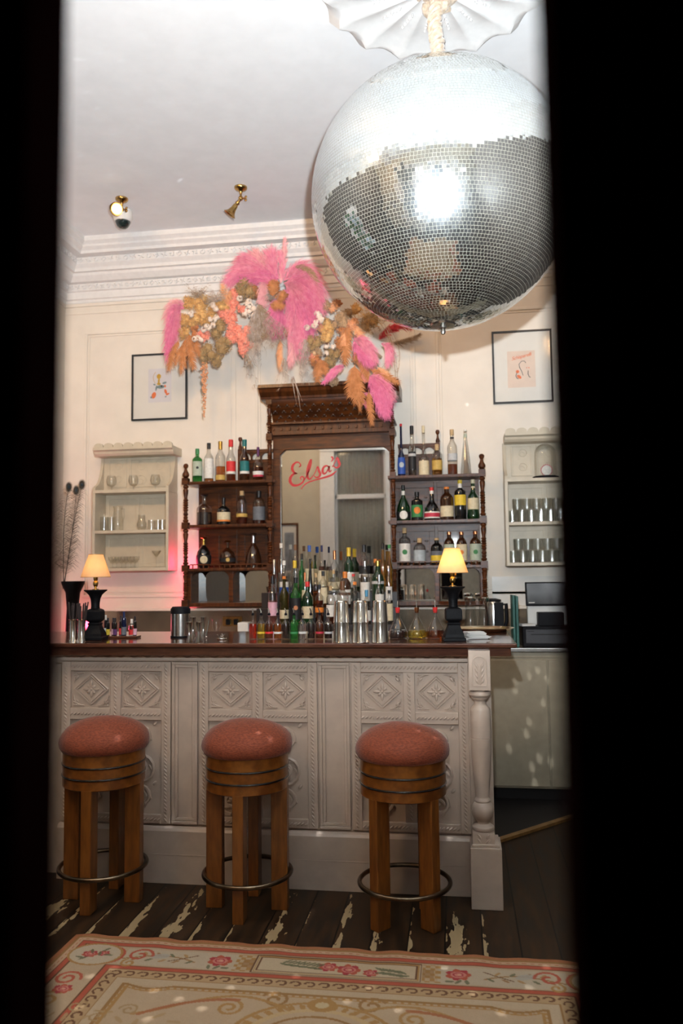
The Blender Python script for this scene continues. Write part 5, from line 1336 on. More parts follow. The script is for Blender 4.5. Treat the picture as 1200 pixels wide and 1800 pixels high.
single('cocktail_strainer', b.ring((x, y, BT+.004), .022, .003, 28, 6), M_chrome, 'coiled steel cocktail strainer lying on the bar', 'strainer', smooth=True)
# cups of straws
M_straw = mat('black_paper_straw', (.03, .018, .016), .6, var=.3)
for px, py, r, txt in ((127.5, 1126.5, .0165, 'polished steel cup holding black straws at the far left of the bar'), (143, 1126.5, .0175, 'polished steel cup holding black straws beside the left urn')):
    x, y = bar_at(px, py)
    single('steel_cup', MB().lathe([(0, .001), (r*1.25, .0), (r*1.2, .004), (r, .012), (r, .098), (r*1.1, .104), (r*.95, .102), (r*.92, .02), (0, .016)], (x, y, BT), 28, close=False), M_chrome, txt, 'cup', smooth=True)
    rn = random.Random(px)
    for k in range(13):
        a = rn.random()*6.28; e = .9*r*rn.random()
        single('straw', MB().tube([(x+e*.5*math.cos(a), y+e*.5*math.sin(a), BT+.02), (x+1.9*e*math.cos(a)+(.006 if px > 130 else -.004), y+1.6*e*math.sin(a), BT+.175+rn.uniform(-.015, .012))], .0034, 6), M_straw,
               'black straw standing in the '+('far left steel cup' if px < 130 else 'steel cup beside the left urn'), 'straw', 'straws in the '+('far left cup' if px < 130 else 'cup by the urn'), smooth=True)
# bitters tray
xa, ya = bar_at(182, 1121.5); xb_, yb_ = bar_at(257, 1118)
b = MB(); b.box(xa, xb_+.0, ya-.012, ya+.055, BT, BT+.010)
single('bitters_tray', b, M_top, 'dark wooden tray of bitters bottles beside the left urn', 'tray', bevel=.002)
bl = [(186, 'black', 'pinkw', 1086, 'pink labelled'), (193, 'white', 'white', 1081, 'white capped'), (199.5, 'black', 'yellow', 1086, 'yellow labelled'), (206, 'black', 'pinkw', 1086, 'pink labelled, right of the yellow one'), (212, 'black', 'purple', 1086, 'purple labelled'), (219, 'black', 'red', 1082, 'red and pink labelled'),
      (227, 'navy', 'grey', 1075, 'tall blue glass'), (238, 'white', 'red', 1088, 'wide red labelled'), (246, 'black', 'pinkw', 1083, 'pink labelled, at the right end')]
for k, (px, cp, lb, top, nm) in enumerate(bl):
    xx = atz(px, 1119, BT).x; yy = ya+.012+(.018 if k % 2 else .0)+.008; top_z = at(px, top, yy).z
    bottle((xx, yy, BT+.0105), top_z-BT-.0105, .0145 if k == 7 else (.0125 if k == 6 else .0088), shape='square' if k != 7 else 'high', glass='blue' if k == 6 else ('clear' if k == 7 else 'black'), liquid='brown', fill=.6, cap=cp, caph=.28, label=lb, lab=(.04, .36), text=nm+' bitters bottle on the dark tray', grp='little bitters bottles on the tray', seg=14, name='bitters_bottle')
# silver tray with napkins
x, y = bar_at(846, 1110)
t = thing('serving_tray', 'large oval silver serving tray near the right end of the bar', 'tray', (x, y+.03, BT))
def oval(rx, ry, z, y0, n=40): return [(x+rx*math.cos(2*PI*i/n), y0+ry*math.sin(2*PI*i/n), BT+z) for i in range(n)]
b = MB(); L_ = [oval(.12, .10, 0, y+.03), oval(.14, .12, .002, y+.03), oval(.165, .135, .018, y+.03), oval(.17, .14, .018, y+.03), oval(.145, .12, .005, y+.03), oval(.0, .0, .005, y+.03)]
vs = sum(L_, []); b.add(vs, [(j*40+i, j*40+(i+1) % 40, j*40+40+(i+1) % 40, j*40+40+i) for j in range(5) for i in range(40)]+[tuple(range(39, -1, -1))])
obj('dish', b, mat('gilded_silver', (.75, .62, .42), .2, metal=1, var=.15), t, smooth=True)
x, y = bar_at(836, 1122)
b = MB(); rn = random.Random(8)
for i in range(9):
    b.rbox(x+rn.uniform(-.01, .01), y+rn.uniform(-.006, .006), BT+.0036*i, BT+.0036*i+.003, .105-.003*i, .085-.003*i, .35+rn.uniform(-.15, .15))
single('napkin_pile', b, mat('white_paper_napkin', (.68, .66, .63), .8, var=.05, bump=.3), 'untidy pile of folded white paper napkins at the right end of the bar', 'napkins')

# ------------------------------------------------------------------ things on the back counter
WT = .9405
def stand(px, Y): return at(px, 1100, Y).x
for px, txt in ((827, 'left of the pair of tall clear glass carafes behind the right lamp'), (851, 'right of the pair of tall clear glass carafes behind the right lamp')):
    x = stand(px, 5.25)
    t = thing('glass_carafe', txt, 'carafe', (x, 5.25, WT), 'glass carafes on the back counter')
    obj('glass_body', MB().lathe([(0, 0), (.036, 0), (.042, .006), (.043, .08), (.036, .16), (.030, .23), (.034, .285), (.0345, .29)], (x, 5.25, WT), 28, close=False), M_tumbler, t, smooth=True)
    obj('silver_lid', MB().lathe([(.036, .285), (.037, .30), (.030, .308), (0, .31)], (x, 5.25, WT), 28), M_chrome, t, smooth=True)
x = stand(868, 5.35)
t = thing('coffee_pot', 'steel filter coffee pot with black handle and lid behind the silver tray', 'pot', (x, 5.35, WT))
obj('body', MB().lathe([(.052, 0), (.056, .01), (.056, .26), (.05, .275), (0, .275)], (x, 5.35, WT), 32), M_steel, t, smooth=True)
obj('lid', MB().lathe([(.05, .275), (.05, .287), (.02, .295), (0, .295)], (x, 5.35, WT), 32), M_blackplastic, t, smooth=True)
b = MB(); b.tube([(x+.05, 5.33, WT+.25), (x+.080, 5.33, WT+.26), (x+.082, 5.33, WT+.15), (x+.055, 5.33, WT+.06)], .012, 10); b.rbox(x+.03, 5.30, WT+.10, WT+.27, .06, .03)
obj('handle', b, M_blackplastic, t, smooth=True)
x = stand(905, 5.2)
t = thing('cutting_board_stack', 'two narrow teal green boards standing on edge beside the till', 'boards', (x, 5.2, WT))
for k in (0, 1): obj('board', MB().box(x-.018+k*.020, x-.002+k*.020, 5.12, 5.32, WT, WT+.32-k*.004), mat('teal_green_board', (.02, .10, .085), .5, var=.2), t, bevel=.003)
# till
xl = stand(917, 5.2)
t = thing('cash_drawer', 'black cash drawer with slotted front on the steel worktop', 'cash drawer', (xl+.18, 5.28, WT))
obj('case', MB().box(xl, xl+.40, 5.16, 5.5, WT, WT+.125), M_blackplastic, t, bevel=.004)
b = MB(); b.box(xl+.02, xl+.38, 5.157, 5.161, WT+.02, WT+.105); obj('drawer_front', b, mat('charcoal_plastic', (.03, .03, .035), .4, var=.1), t, bevel=.001)
b = MB(); b.box(xl+.05, xl+.34, 5.1555, 5.158, WT+.072, WT+.078); b.box(xl+.028, xl+.07, 5.1565, 5.1575, WT+.092, WT+.097); obj('slot', b, mat('slot_black', (.003, .003, .003), .6), t)
zt = WT+.1255
t = thing('till_screen', 'black touch screen on a white stand on top of the cash drawer', 'screen', (xl+.2, 5.3, zt))
obj('stand', MB().box(xl+.045, xl+.30, 5.30, 5.36, zt, zt+.14), mat('white_plastic', (0, 0, 0)), t, bevel=.004)
M = Matrix.Rotation(-.25, 3, 'X')
b = MB(); b.box(0, .34, 0, .02, 0, .155); b.v = [tuple(M @ Vector(v)+Vector((xl+.035, 5.27, zt+.125))) for v in b.v]
sc_ = obj('screen_case', b, M_blackplastic, t, bevel=.003)
b = MB(); b.box(.01, .33, -.002, 0, .01, .145); b.v = [tuple(M @ Vector(v)+Vector((xl+.035, 5.27, zt+.125))) for v in b.v]; obj('glass_front', b, mat('screen_glass', (.012, .016, .022), .08, var=.1, coat=1), sc_)
b = MB(); b.box(.018, .055, -.003, -.002, .016, .021); b.v = [tuple(M @ Vector(v)+Vector((xl+.035, 5.27, zt+.125))) for v in b.v]; obj('badge', b, pm('white'), sc_)
t = single('receipt_printer', MB().box(xl+.10, xl+.26, 5.17, 5.28, zt, zt+.085), M_blackplastic, 'small black receipt printer in front of the till screen', 'printer', bevel=.004)
single('paper_slips', MB().rbox(xl+.03, 5.22, zt, zt+.012, .09, .08, .3), mat('white_paper_napkin', (0, 0, 0)), 'loose white paper slips at the left edge of the cash drawer', 'paper')
# things seen under the left shelves
x = stand(406, 5.3); single('pink_sponge_tub', MB().box(x-.055, x+.055, 5.25, 5.33, WT, WT+.085), mat('pink_plastic', (.62, .16, .2), .4, rgb2=(.6, .05, .02), scale=4), 'pink and red plastic tub on the back counter beneath the left shelves', 'tub', bevel=.008)
x = stand(430, 5.3); single('paper_towels', MB().box(x-.035, x+.04, 5.24, 5.34, WT, WT+.15), mat('white_paper_napkin', (0, 0, 0)), 'stack of white paper towels on the back counter left of the pourer bottles', 'paper towels', bevel=.006)
x0, x1 = at(392, 1090, 5.735).x, at(426, 1090, 5.735).x
t = thing('wall_socket', 'brass double wall socket low behind the bar, left of the bottles', 'socket', ((x0+x1)/2, 5.735, 1.04))
obj('plate', MB().box(x0, x1, 5.727, 5.735, 1.035, 1.105), M_brass, t, bevel=.002)
for k in (.3, .7): obj('plug', MB().box(x0+(x1-x0)*k-.015, x0+(x1-x0)*k+.015, 5.70, 5.727, 1.045, 1.085), M_blackplastic, t, bevel=.004)
x = stand(380, 5.35); single('stemmed_glass', MB().lathe([(.03, 0), (.03, .003), (.004, .008), (.004, .07), (.02, .09), (.034, .13), (.033, .17)], (x, 5.35, WT), 24, close=False), M_tumbler, 'single stemmed glass on the back counter beneath the left shelves', 'glass', smooth=True)

# ------------------------------------------------------------------ glassware in the wall cabinets
CZ1, CZ2, CZ3 = 2.048, 1.748, 1.470
def snifter(p, label):
    return single('brandy_glass', MB().lathe([(.026, 0), (.026, .002), (.004, .006), (.0035, .022), (.012, .028), (.030, .042), (.037, .065), (.035, .088), (.027, .112), (.0262, .112), (.034, .088), (.036, .065), (.029, .043), (0, .030)], (0, 0, 0), 24, close=False), M_tumbler, label, 'glass', 'brandy glasses on top of the left cabinet', smooth=True)
for px, txt in ((196, 'leftmost'), (234.5, 'middle'), (273, 'rightmost')):
    o = snifter(None, txt+' of three brandy glasses on the left cabinet'); o.location = (at(px, 850, 5.62).x, 5.62, CZ1+.0005)
tum = None
ORD = ('first from left', 'second from left', 'third from left', 'fourth from left', 'fifth from left', 'sixth from left', 'seventh from left', 'eighth from left')
def tumbler_at(x, y, z, label, grp, r=.031, h=.078):
    global tum
    if tum is None:
        tum = single('tumbler', MB().lathe([(0, 0), (.026, 0), (.029, .003), (.031, .078), (.0298, .078), (.0275, .008), (0, .007)], (0, 0, 0), 20, close=False), M_tumbler, label, 'glass', grp, smooth=True); o = tum
    else:
        o = tum.copy(); COL.objects.link(o); o['label'] = label; o['group'] = grp
    o.location = (x, y, z); o.scale = (r/.031, r/.031, h/.078)
    return o
for zz, nm, px0, px1 in ((CZ2, 'middle', 899, 913), (CZ3, 'lowest', 903, 917)):
    xa = .385
    for col in range(8):
        for dep, yy in enumerate((5.60, 5.675)):
            x = xa+.0655*col
            if x > .88: continue
            tumbler_at(x, yy, zz+.0005, '%s clear tumbler, lower layer, %s row, %s shelf of right cabinet' % (ORD[col], ('front', 'back')[dep], nm), 'tumblers in the lower layer, %s shelf, %s row' % (nm, ('front', 'back')[dep]), .031, .082)
            if col < 7: tumbler_at(x+.036, yy, zz+.0832, '%s clear tumbler, upper layer, %s row, %s shelf of right cabinet' % (ORD[col], ('front', 'back')[dep], nm), 'tumblers in the upper layer, %s shelf, %s row' % (nm, ('front', 'back')[dep]), .031, .082)
for px, w_ in ((266, 'leftmost'), (276, 'middle'), (285, 'rightmost')): tumbler_at(at(px, 930, 5.63).x, 5.63+.02*(px == 276), CZ2+.0005, w_+' of three small tumblers on the middle shelf of the left cabinet', 'small tumblers on the middle shelf of the left cabinet', .024, .075)
for k, (px, yy, txt) in enumerate(((172.5, 5.66, 'mug shaped clear glass at the left inside the left cabinet'), (183, 5.61, 'plain clear glass beside the jug in the left cabinet'), (196, 5.64, 'clear glass under the stacked brandy balloon in the left cabinet'))):
    tumbler_at(at(px, 925, yy).x, yy, CZ2+.0005, txt, 'clear glasses left on the middle shelf of the left cabinet', .028, .105 if k else .07)
x = at(207, 925, 5.69).x
t = thing('glass_jug', 'clear glass jug with spout and handle at the back of the left cabinet', 'jug', (x, 5.69, CZ2))
obj('glass_body', MB().lathe([(0, 0), (.036, 0), (.040, .01), (.041, .09), (.030, .13), (.028, .16), (.036, .19), (.035, .19)], (x, 5.69, CZ2+.0005), 24, close=False), M_tumbler, t, smooth=True)
obj('handle', MB().tube([(x+.03, 5.68, CZ2+.17), (x+.055, 5.68, CZ2+.165), (x+.058, 5.68, CZ2+.11), (x+.038, 5.68, CZ2+.07)], .005, 8), M_tumbler, t, smooth=True)
x = at(249, 925, 5.62).x
t = single('bulbous_glass', MB().lathe([(0, 0), (.022, 0), (.034, .02), (.036, .045), (.026, .075), (.024, .115), (.0232, .115), (.025, .075), (.034, .045), (.03, .02), (0, .008)], (x, 5.62, CZ2+.0005), 24, close=False), M_tumbler, 'bulbous clear glass left of the small tumblers in the left cabinet', 'glass', smooth=True)
coup = None
for k, px in enumerate((197, 205, 213, 221, 229, 237)):
    if coup is None: coup = single('coupe_glass', MB().lathe([(.022, 0), (.022, .002), (.003, .006), (.003, .035), (.018, .045), (.030, .060), (.034, .085), (.033, .085), (.029, .061), (0, .047)], (0, 0, 0), 20, close=False), M_tumbler, 'small coupe glass in the close row on the lowest shelf of the left cabinet', 'glass', 'coupe glasses on the lowest shelf of the left cabinet', smooth=True); o = coup
    else: o = coup.copy(); COL.objects.link(o)
    o['label'] = ORD[k]+' small coupe glass on the lowest shelf of the left cabinet'
    o.location = (at(px, 990, 5.66-.06*(k % 2)).x, 5.67-.07*(k % 2), CZ3+.0005)
single('martini_glass', MB().lathe([(.026, 0), (.026, .002), (.003, .006), (.003, .075), (.006, .080), (.036, .125), (.0352, .126), (.004, .084), (0, .083)], (at(275, 990, 5.63).x, 5.63, CZ3+.0005), 24, close=False), M_tumbler, 'single martini glass at the right of the lowest shelf of the left cabinet', 'glass', smooth=True)
# glass dome on the right cabinet
x = at(959, 830, 5.63).x
t = thing('glass_dome', 'glass display dome on black base on top of the right cabinet', 'dome', (x, 5.64, CZ1))
obj('base', MB().lathe([(.092, 0), (.092, .010), (.085, .016), (0, .016)], (x, 5.64, CZ1+.0005), 36), M_blackplastic, t, smooth=True)
obj('dome', MB().lathe([(.075, .017), (.075, .17)]+[(.075*math.cos(q), .17+.075*math.sin(q)) for q in np.linspace(.15, PI/2, 9)], (x, 5.64, CZ1), 36, close=False), M_tumbler, t, smooth=True)
b = MB(); M = Matrix.Rotation(PI/2, 3, 'X'); b.lathe([(0, -.008), (.034, -.008), (.037, 0), (.034, .008), (0, .008)], (x+.006, 5.63, CZ1+.0575), 28, M=M)
t2 = thing('powder_puff', 'white disc with pink beaded rim standing inside the glass dome', 'ornament', (x, 5.64, CZ1+.017))
obj('disc', b, pm('white'), t2, smooth=True)
b = MB()
for k in range(18): a = k*2*PI/18; b.blob((x+.006+.0375*math.cos(a), 5.628, CZ1+.0575+.0375*math.sin(a)*.98+.002), .0048, .0048, .0045, n=4, m=6)
obj('pink_beads', b, mat('pink_bead', (.75, .12, .2), .4, var=.1), t2, smooth=True)

# ------------------------------------------------------------------ dried flower installation above the bar mirror
GY = 5.36
gl = thing('dried_flower_garland', 'large garland of pink pampas, rust palm leaves and dried flowers above the mirror', 'dried flowers', (CX, 5.6, 2.95))
def gp(zx, zy, Y=GY): return at(270+zx*.40833, 400+zy*.40833, Y)
GS = .40833*GY/FPX                                               # metres per enlarged-photo pixel
def petal_mat(name, rgb, rgb2): return mat(name, rgb, .85, rgb2=rgb2, scale=35, sheen=.4)
M_pink = petal_mat('pink_pampas', (.86, .33, .42), (.74, .20, .30))
M_hot = petal_mat('hot_pink_pampas', (.84, .24, .40), (.70, .14, .28))
M_lpink = petal_mat('dusty_pink_pampas', (.88, .46, .46), (.76, .32, .34))
M_must = petal_mat('mustard_flower', (.70, .42, .16), (.54, .28, .09))
M_coral = petal_mat('coral_flower', (.90, .36, .25), (.82, .25, .17))
M_olv = petal_mat('khaki_brown_flower', (.42, .27, .12), (.28, .17, .07))
M_rust = petal_mat('rust_palm_leaf', (.52, .21, .08), (.38, .14, .045))
M_peach = petal_mat('peach_leaf', (.76, .38, .19), (.62, .26, .12))
M_white = petal_mat('cream_white_flower', (.78, .66, .56), (.62, .48, .38))
M_twig = petal_mat('grey_brown_twig', (.40, .29, .20), (.26, .17, .10))
M_silv = petal_mat('silvery_twig', (.52, .42, .36), (.36, .26, .20))
M_tan = petal_mat('tan_grass', (.46, .30, .17), (.34, .20, .10))
M_redp = petal_mat('red_pampas', (.70, .06, .07), (.45, .03, .04))
gr = random.Random(21)
def rv(): 
    while True:
        v = Vector((gr.uniform(-1, 1), gr.uniform(-1, 1), gr.uniform(-1, 1)))
        if .05 < v.length < 1: return v.normalized()
def strip(b, P, w):
    n = len(P); vs = []; side = (P[-1]-P[0]).cross(Vector((gr.uniform(-.4, .4), 1, gr.uniform(-.4, .4))))
    side = side.normalized() if side.length > 1e-6 else Vector((1, 0, 0))
    for i, p in enumerate(P):
        ww = w*(1-.85*i/(n-1)); vs += [p-side*ww/2, p+side*ww/2]
    b.add(vs, [(2*i, 2*i+1, 2*i+3, 2*i+2) for i in range(n-1)])
def curvept(A, C_, B, t): return A*(1-t)**2+C_*2*t*(1-t)+B*t*t
def plume(a, c, e, m, wid=34, n=420, name='pampas_plume', Y=GY, dy=0, L=None, w=.0034):
    A, C_, B = gp(*a, Y), gp(*c, Y-.05+dy), gp(*e, Y+dy)
    W = wid*GS*1.25; n = int(n*1.3); b = MB()
    b.tube([curvept(A, C_, B, t) for t in np.linspace(0, 1, 8)], .003, 5)
    L = L or W*1.5
    for i in range(n):
        t = gr.random()**.8; p = curvept(A, C_, B, t); tg = (curvept(A, C_, B, min(1, t+.05))-curvept(A, C_, B, max(0, t-.05))).normalized()
        o = rv(); o = (o-tg*o.dot(tg)); f = math.sin(PI*min(1, .12+t*.86))**.6
        q0 = p+o*W*.12*f; d = (tg*1.0+o*gr.uniform(.25, .75)).normalized(); LL = L*gr.uniform(.6, 1.15)*(.55+.45*f)
        q1 = q0+d*LL*.5+o*W*.16*f; q2 = q0+d*LL+Vector((0, 0, -.2*LL))+o*W*.1
        strip(b, [q0, q1, q2], w*gr.uniform(.7, 1.5))
    return obj(name, b, m, gl)
def clump(z, r, m, n=650, name='flower_clump', Y=GY, s=.010, sy=1.0):
    c = gp(*z, Y); R = r*GS*1.25; b = MB(); lobes = [(c+Vector((gr.uniform(-.5, .5)*R, gr.uniform(-.3, .3)*R, gr.uniform(-.5, .5)*R*sy)), R*gr.uniform(.4, .62)) for _ in range(7)]
    for i in range(n):
        cc, rr = lobes[i % 7]; d = rv(); p = cc+Vector((d.x, d.y*.8, d.z*sy))*rr*gr.uniform(.75, 1.06); u = rv(); v = d.cross(u)
        if v.length < 1e-3: continue
        v.normalize(); u = (d*.6+v.cross(d)).normalized(); k = s*gr.uniform(.6, 1.3)
        b.add([p-v*k*.5, p+u*k*.2-v*k*.25+d*k*.3, p+u*k*.8+d*k*.4, p+v*k*.5], [(0, 1, 2, 3)])
    for cc, rr in lobes: b.blob(cc, rr*.78, rr*.6, rr*.78*sy, n=5, m=7)
    return obj(name, b, m, gl)
def blossoms(pts, r, m=None, name='white_blossom', Y=GY-.06):
    for z in pts:
        b = MB(); c = gp(*z, Y)
        for i in range(9):
            d = rv(); d.y = -abs(d.y); p = c+Vector((d.x, d.y*.4, d.z))*r*GS*.7; M = d.to_track_quat('Z', 'Y').to_matrix(); b.blob(p, r*GS*.5, r*GS*.5, r*GS*.22, M, 4, 7)
        obj(name, b, m or M_white, gl, smooth=True)
def leaf(a, e, wid, m, lobes=9, Y=GY, dy=-.03, name='palm_leaf', bend=.0):
    A, B = gp(*a, Y), gp(*e, Y+dy); W = wid*GS; ax = B-A; L = ax.length; t_ = ax.normalized(); s_ = t_.cross(Vector((0, 1, 0))).normalized(); b = MB()
    def P(t, s): return A+ax*t+s_*s+Vector((0, -1, 0))*(.03*math.sin(PI*t)-abs(s)*.35)+s_*bend*math.sin(PI*t)*L
    N = lobes*2
    for sg in (-1, 1):
        for i in range(N):
            t0 = .06+.86*i/N; t1 = t0+.86/N*1.15; env = W*math.sin(PI*min(1, (t0*.9+.12)))**.7*(.85+.3*gr.random())
            tt = min(1.05, t0+.16+.02*gr.random())
            b.add([P(t0, 0), P(t1, 0), P((t1+tt)/2, sg*env*.65), P(tt, sg*env), P((t0+tt)/2-.01, sg*env*.6)], [(0, 1, 2, 3, 4)] if sg > 0 else [(4, 3, 2, 1, 0)])
    b.tube([P(t, 0) for t in np.linspace(0, 1.0, 7)], [.0028*(1-.7*t) for t in np.linspace(0, 1, 7)], 5)
    return obj(name, b, m, gl)
def blades(a, tips, m, w=.010, Y=GY, name='grass_blade'):
    b = MB(); A = gp(*a, Y)
    for z in tips:
        B = gp(*z, Y-.04+gr.uniform(-.04, .04)); C_ = (A+B)/2+Vector((gr.uniform(-.02, .02), -.05, .03))
        strip(b, [curvept(A, C_, B, t) for t in np.linspace(0, 1, 6)], w)
    return obj(name, b, m, gl)
def twigs(a, box, n, m, L=60, w=.0022, Y=GY-.04, name='dried_twigs', down=1.0):
    b = MB(); A = gp(*a, Y)
    for i in range(n):
        z = (gr.uniform(box[0], box[1]), gr.uniform(box[2], box[3])); B = gp(*z, Y+gr.uniform(-.08, .06))
        C_ = A.lerp(B, .5)+Vector((gr.uniform(-.03, .03), gr.uniform(-.05, .02), gr.uniform(0, .04)*down))
        P = [curvept(A, C_, B, t) for t in np.linspace(0, 1, 6)]; strip(b, P, w*gr.uniform(.7, 1.6))
        for k in range(4):
            q = P[gr.randint(2, 5)]; d = rv(); d.z = -abs(d.z)*down; strip(b, [q, q+d*.012+Vector((0, 0, -.004)), q+d*.028+Vector((0, 0, -.012))], w*1.4)
    return obj(name, b, m, gl)
# branch that carries everything
b = MB(); b.tube([gp(60, 400, 5.62), gp(220, 380, 5.60), gp(420, 300, 5.58), gp(600, 330, 5.58), gp(800, 420, 5.60), gp(980, 560, 5.62)], .012, 8)
for z in ((220, 380), (600, 330), (900, 490)): b.tube([gp(*z, 5.60), gp(*z, 5.745)], .005, 6)
obj('support_branch', b, M_twig, gl)
# far left
plume((130, 350), (80, 320), (62, 560), M_hot, 34, 520); plume((120, 330), (90, 350), (80, 470), M_pink, 36, 450); plume((130, 330), (85, 300), (55, 380), M_lpink, 24, 250)
leaf((110, 480), (62, 625), 26, M_rust); leaf((140, 470), (118, 640), 22, M_rust); leaf((130, 500), (92, 600), 16, M_rust); leaf((128, 500), (140, 610), 14, M_rust); leaf((150, 450), (175, 620), 30, M_rust); leaf((170, 440), (200, 560), 26, M_rust)
for z, r in (((150, 320), 30), ((200, 330), 40), ((195, 380), 34), ((140, 395), 30), ((135, 450), 26), ((235, 385), 28), ((300, 328), 34), ((250, 360), 20), ((165, 410), 22)): clump(z, r, M_must)
clump((290, 430), 44, M_olv); clump((300, 500), 46, M_olv); clump((235, 535), 42, M_olv); clump((265, 575), 28, M_olv); clump((215, 560), 22, M_olv)
clump((205, 470), 26, M_coral, 300); clump((230, 465), 18, M_coral, 250); clump((180, 440), 18, M_rust, 200)
twigs((190, 300), (135, 240, 240, 300), 50, M_twig, down=-.6); twigs((270, 320), (235, 320, 262, 310), 40, M_silv, down=-.5); twigs((225, 330), (200, 290, 270, 330), 25, M_twig, down=-.5)
leaf((330, 350), (292, 238), 22, M_peach); leaf((330, 330), (330, 270), 14, M_peach)
blossoms([(255, 335), (268, 350), (245, 395), (262, 395), (228, 425), (215, 440), (240, 435), (190, 475), (176, 480), (205, 482), (272, 385), (160, 375), (256, 420)], 15)
for z, r in (((350, 290), 24), ((340, 330), 24), ((300, 368), 22), ((335, 372), 24), ((380, 350), 20), ((330, 400), 24), ((350, 440), 30), ((380, 480), 28), ((385, 530), 22), ((410, 440), 22), ((345, 480), 24), ((410, 500), 18), ((330, 455), 20)): clump(z, r, M_coral, 420, s=.011)
blossoms([(400, 325), (415, 335), (405, 355), (420, 370), (392, 372), (370, 305), (410, 318), (430, 350)], 16)
clump((395, 260), 44, M_olv, 800, s=.013); clump((430, 265), 30, M_rust, 400, s=.014)
# crowning pink pampas
for a, c, e, m_, wd, n in (((520, 250), (430, 120), (335, 220), M_pink, 44, 800), ((520, 240), (420, 100), (375, 150), M_pink, 38, 520), ((520, 240), (450, 130), (440, 120), M_lpink, 38, 500), ((530, 240), (500, 120), (505, 118), M_pink, 40, 520),
                           ((530, 250), (440, 190), (340, 215), M_hot, 36, 560), ((545, 240), (565, 130), (565, 52), M_lpink, 17, 330), ((550, 230), (560, 160), (545, 110), M_pink, 26, 260), ((530, 250), (400, 170), (390, 190), M_pink, 40, 520),
                           ((560, 230), (650, 120), (690, 240), M_pink, 42, 620), ((570, 240), (690, 160), (712, 340), M_pink, 46, 820), ((570, 250), (650, 200), (690, 350), M_hot, 46, 760), ((560, 270), (600, 300), (640, 400), M_hot, 48, 760),
                           ((570, 260), (620, 230), (600, 420), M_pink, 48, 760), ((560, 330), (520, 380), (530, 430), M_hot, 40, 560), ((600, 350), (600, 430), (620, 510), M_pink, 40, 620), ((600, 350), (640, 420), (640, 545), M_pink, 30, 460),
                           ((640, 330), (690, 360), (650, 450), M_hot, 42, 560), ((480, 230), (470, 260), (470, 320), M_lpink, 26, 360), ((590, 470), (600, 530), (588, 585), M_lpink, 22, 260), ((570, 300), (500, 330), (560, 400), M_hot, 36, 420),
                           ((560, 240), (620, 260), (660, 300), M_pink, 46, 620), ((540, 220), (480, 180), (450, 210), M_hot, 40, 520)):
    plume(a, c, e, m_, wd, n)
leaf((515, 300), (512, 222), 30, M_rust, Y=GY-.08); leaf((530, 300), (568, 300), 34, M_rust, Y=GY-.08); leaf((500, 330), (565, 345), 30, M_rust, Y=GY-.08); clump((520, 255), 22, M_rust, 300, Y=GY-.06); clump((550, 300), 28, M_rust, 350, Y=GY-.06, s=.014)
plume((610, 170), (670, 160), (705, 235), M_tan, 16, 260, 'tan_plume', Y=GY-.05)
twigs((450, 330), (395, 470, 440, 590), 80, M_silv); twigs((450, 330), (430, 560, 400, 540), 90, M_twig); twigs((500, 290), (470, 560, 280, 330), 30, M_silv, down=.1); twigs((455, 360), (440, 600, 440, 500), 60, M_silv)
clump((450, 400), 30, M_tan, 420); clump((470, 450), 26, M_tan, 300); clump((430, 480), 22, M_twig, 250); clump((520, 400), 26, M_rust, 250); clump((580, 450), 20, M_rust, 220)
leaf((545, 480), (547, 625), 20, M_peach); twigs((400, 540), (395, 440, 560, 680), 14, M_twig); twigs((560, 560), (530, 590, 600, 700), 12, M_silv); blades((600, 640), [(632, 790), (615, 760), (640, 750), (605, 700), (625, 730)], M_silv, .008)
twigs((650, 480), (620, 680, 520, 670), 40, M_silv)
b = MB(); A = gp(218, 590, GY-.03)
for k in range(60):
    t = k/60; p = A+Vector((.01*math.sin(k*.9)*(1-t), 0, -t*240*GS)); 
    for _ in range(5 if t < .55 else 2): d = rv(); b.blob(p+d*(.016*(1-t)**.7+.003), .005, .005, .006, n=3, m=5)
obj('hanging_amaranth', b, M_peach, gl)
# right arm
for z, r, m_ in (((730, 335), 30, M_tan), ((690, 480), 38, M_olv), ((670, 510), 26, M_olv), ((740, 430), 34, M_must), ((745, 470), 26, M_must), ((700, 540), 22, M_tan), ((770, 345), 20, M_peach), ((690, 385), 16, M_peach), ((800, 400), 36, M_tan), ((830, 380), 28, M_tan), ((770, 550), 32, M_olv),
                 ((820, 440), 30, M_rust), ((760, 590), 28, M_olv), ((850, 420), 26, M_peach), ((790, 330), 18, M_rust), ((770, 655), 24, M_tan), ((810, 500), 30, M_rust), ((700, 575), 26, M_rust), ((690, 560), 22, M_coral)): clump(z, r, m_, 520)
blossoms([(703, 370), (722, 392), (700, 410), (712, 380), (690, 425), (660, 430), (718, 400)], 16)
blossoms([(745, 510), (773, 512), (742, 541)], 14)
leaf((720, 560), (705, 672), 34, M_rust); leaf((730, 570), (745, 640), 26, M_rust); leaf((840, 400), (822, 600), 34, M_rust); leaf((820, 430), (835, 560), 30, M_peach); leaf((860, 420), (910, 500), 26, M_peach)
for e, wd in (((842, 740), 34), ((868, 770), 26), ((905, 770), 26), ((890, 800), 18)): leaf((865, 590), e, wd, M_rust, Y=GY-.10)
leaf((925, 700), (940, 858), 22, M_rust, Y=GY-.14, lobes=12); leaf((930, 610), (1065, 675), 26, M_rust, Y=GY-.08); leaf((960, 600), (1030, 660), 20, M_peach, Y=GY-.08); leaf((880, 560), (930, 660), 26, M_rust); clump((880, 560), 26, M_rust, 300); clump((930, 600), 30, M_peach, 350); clump((900, 640), 26, M_coral, 300)
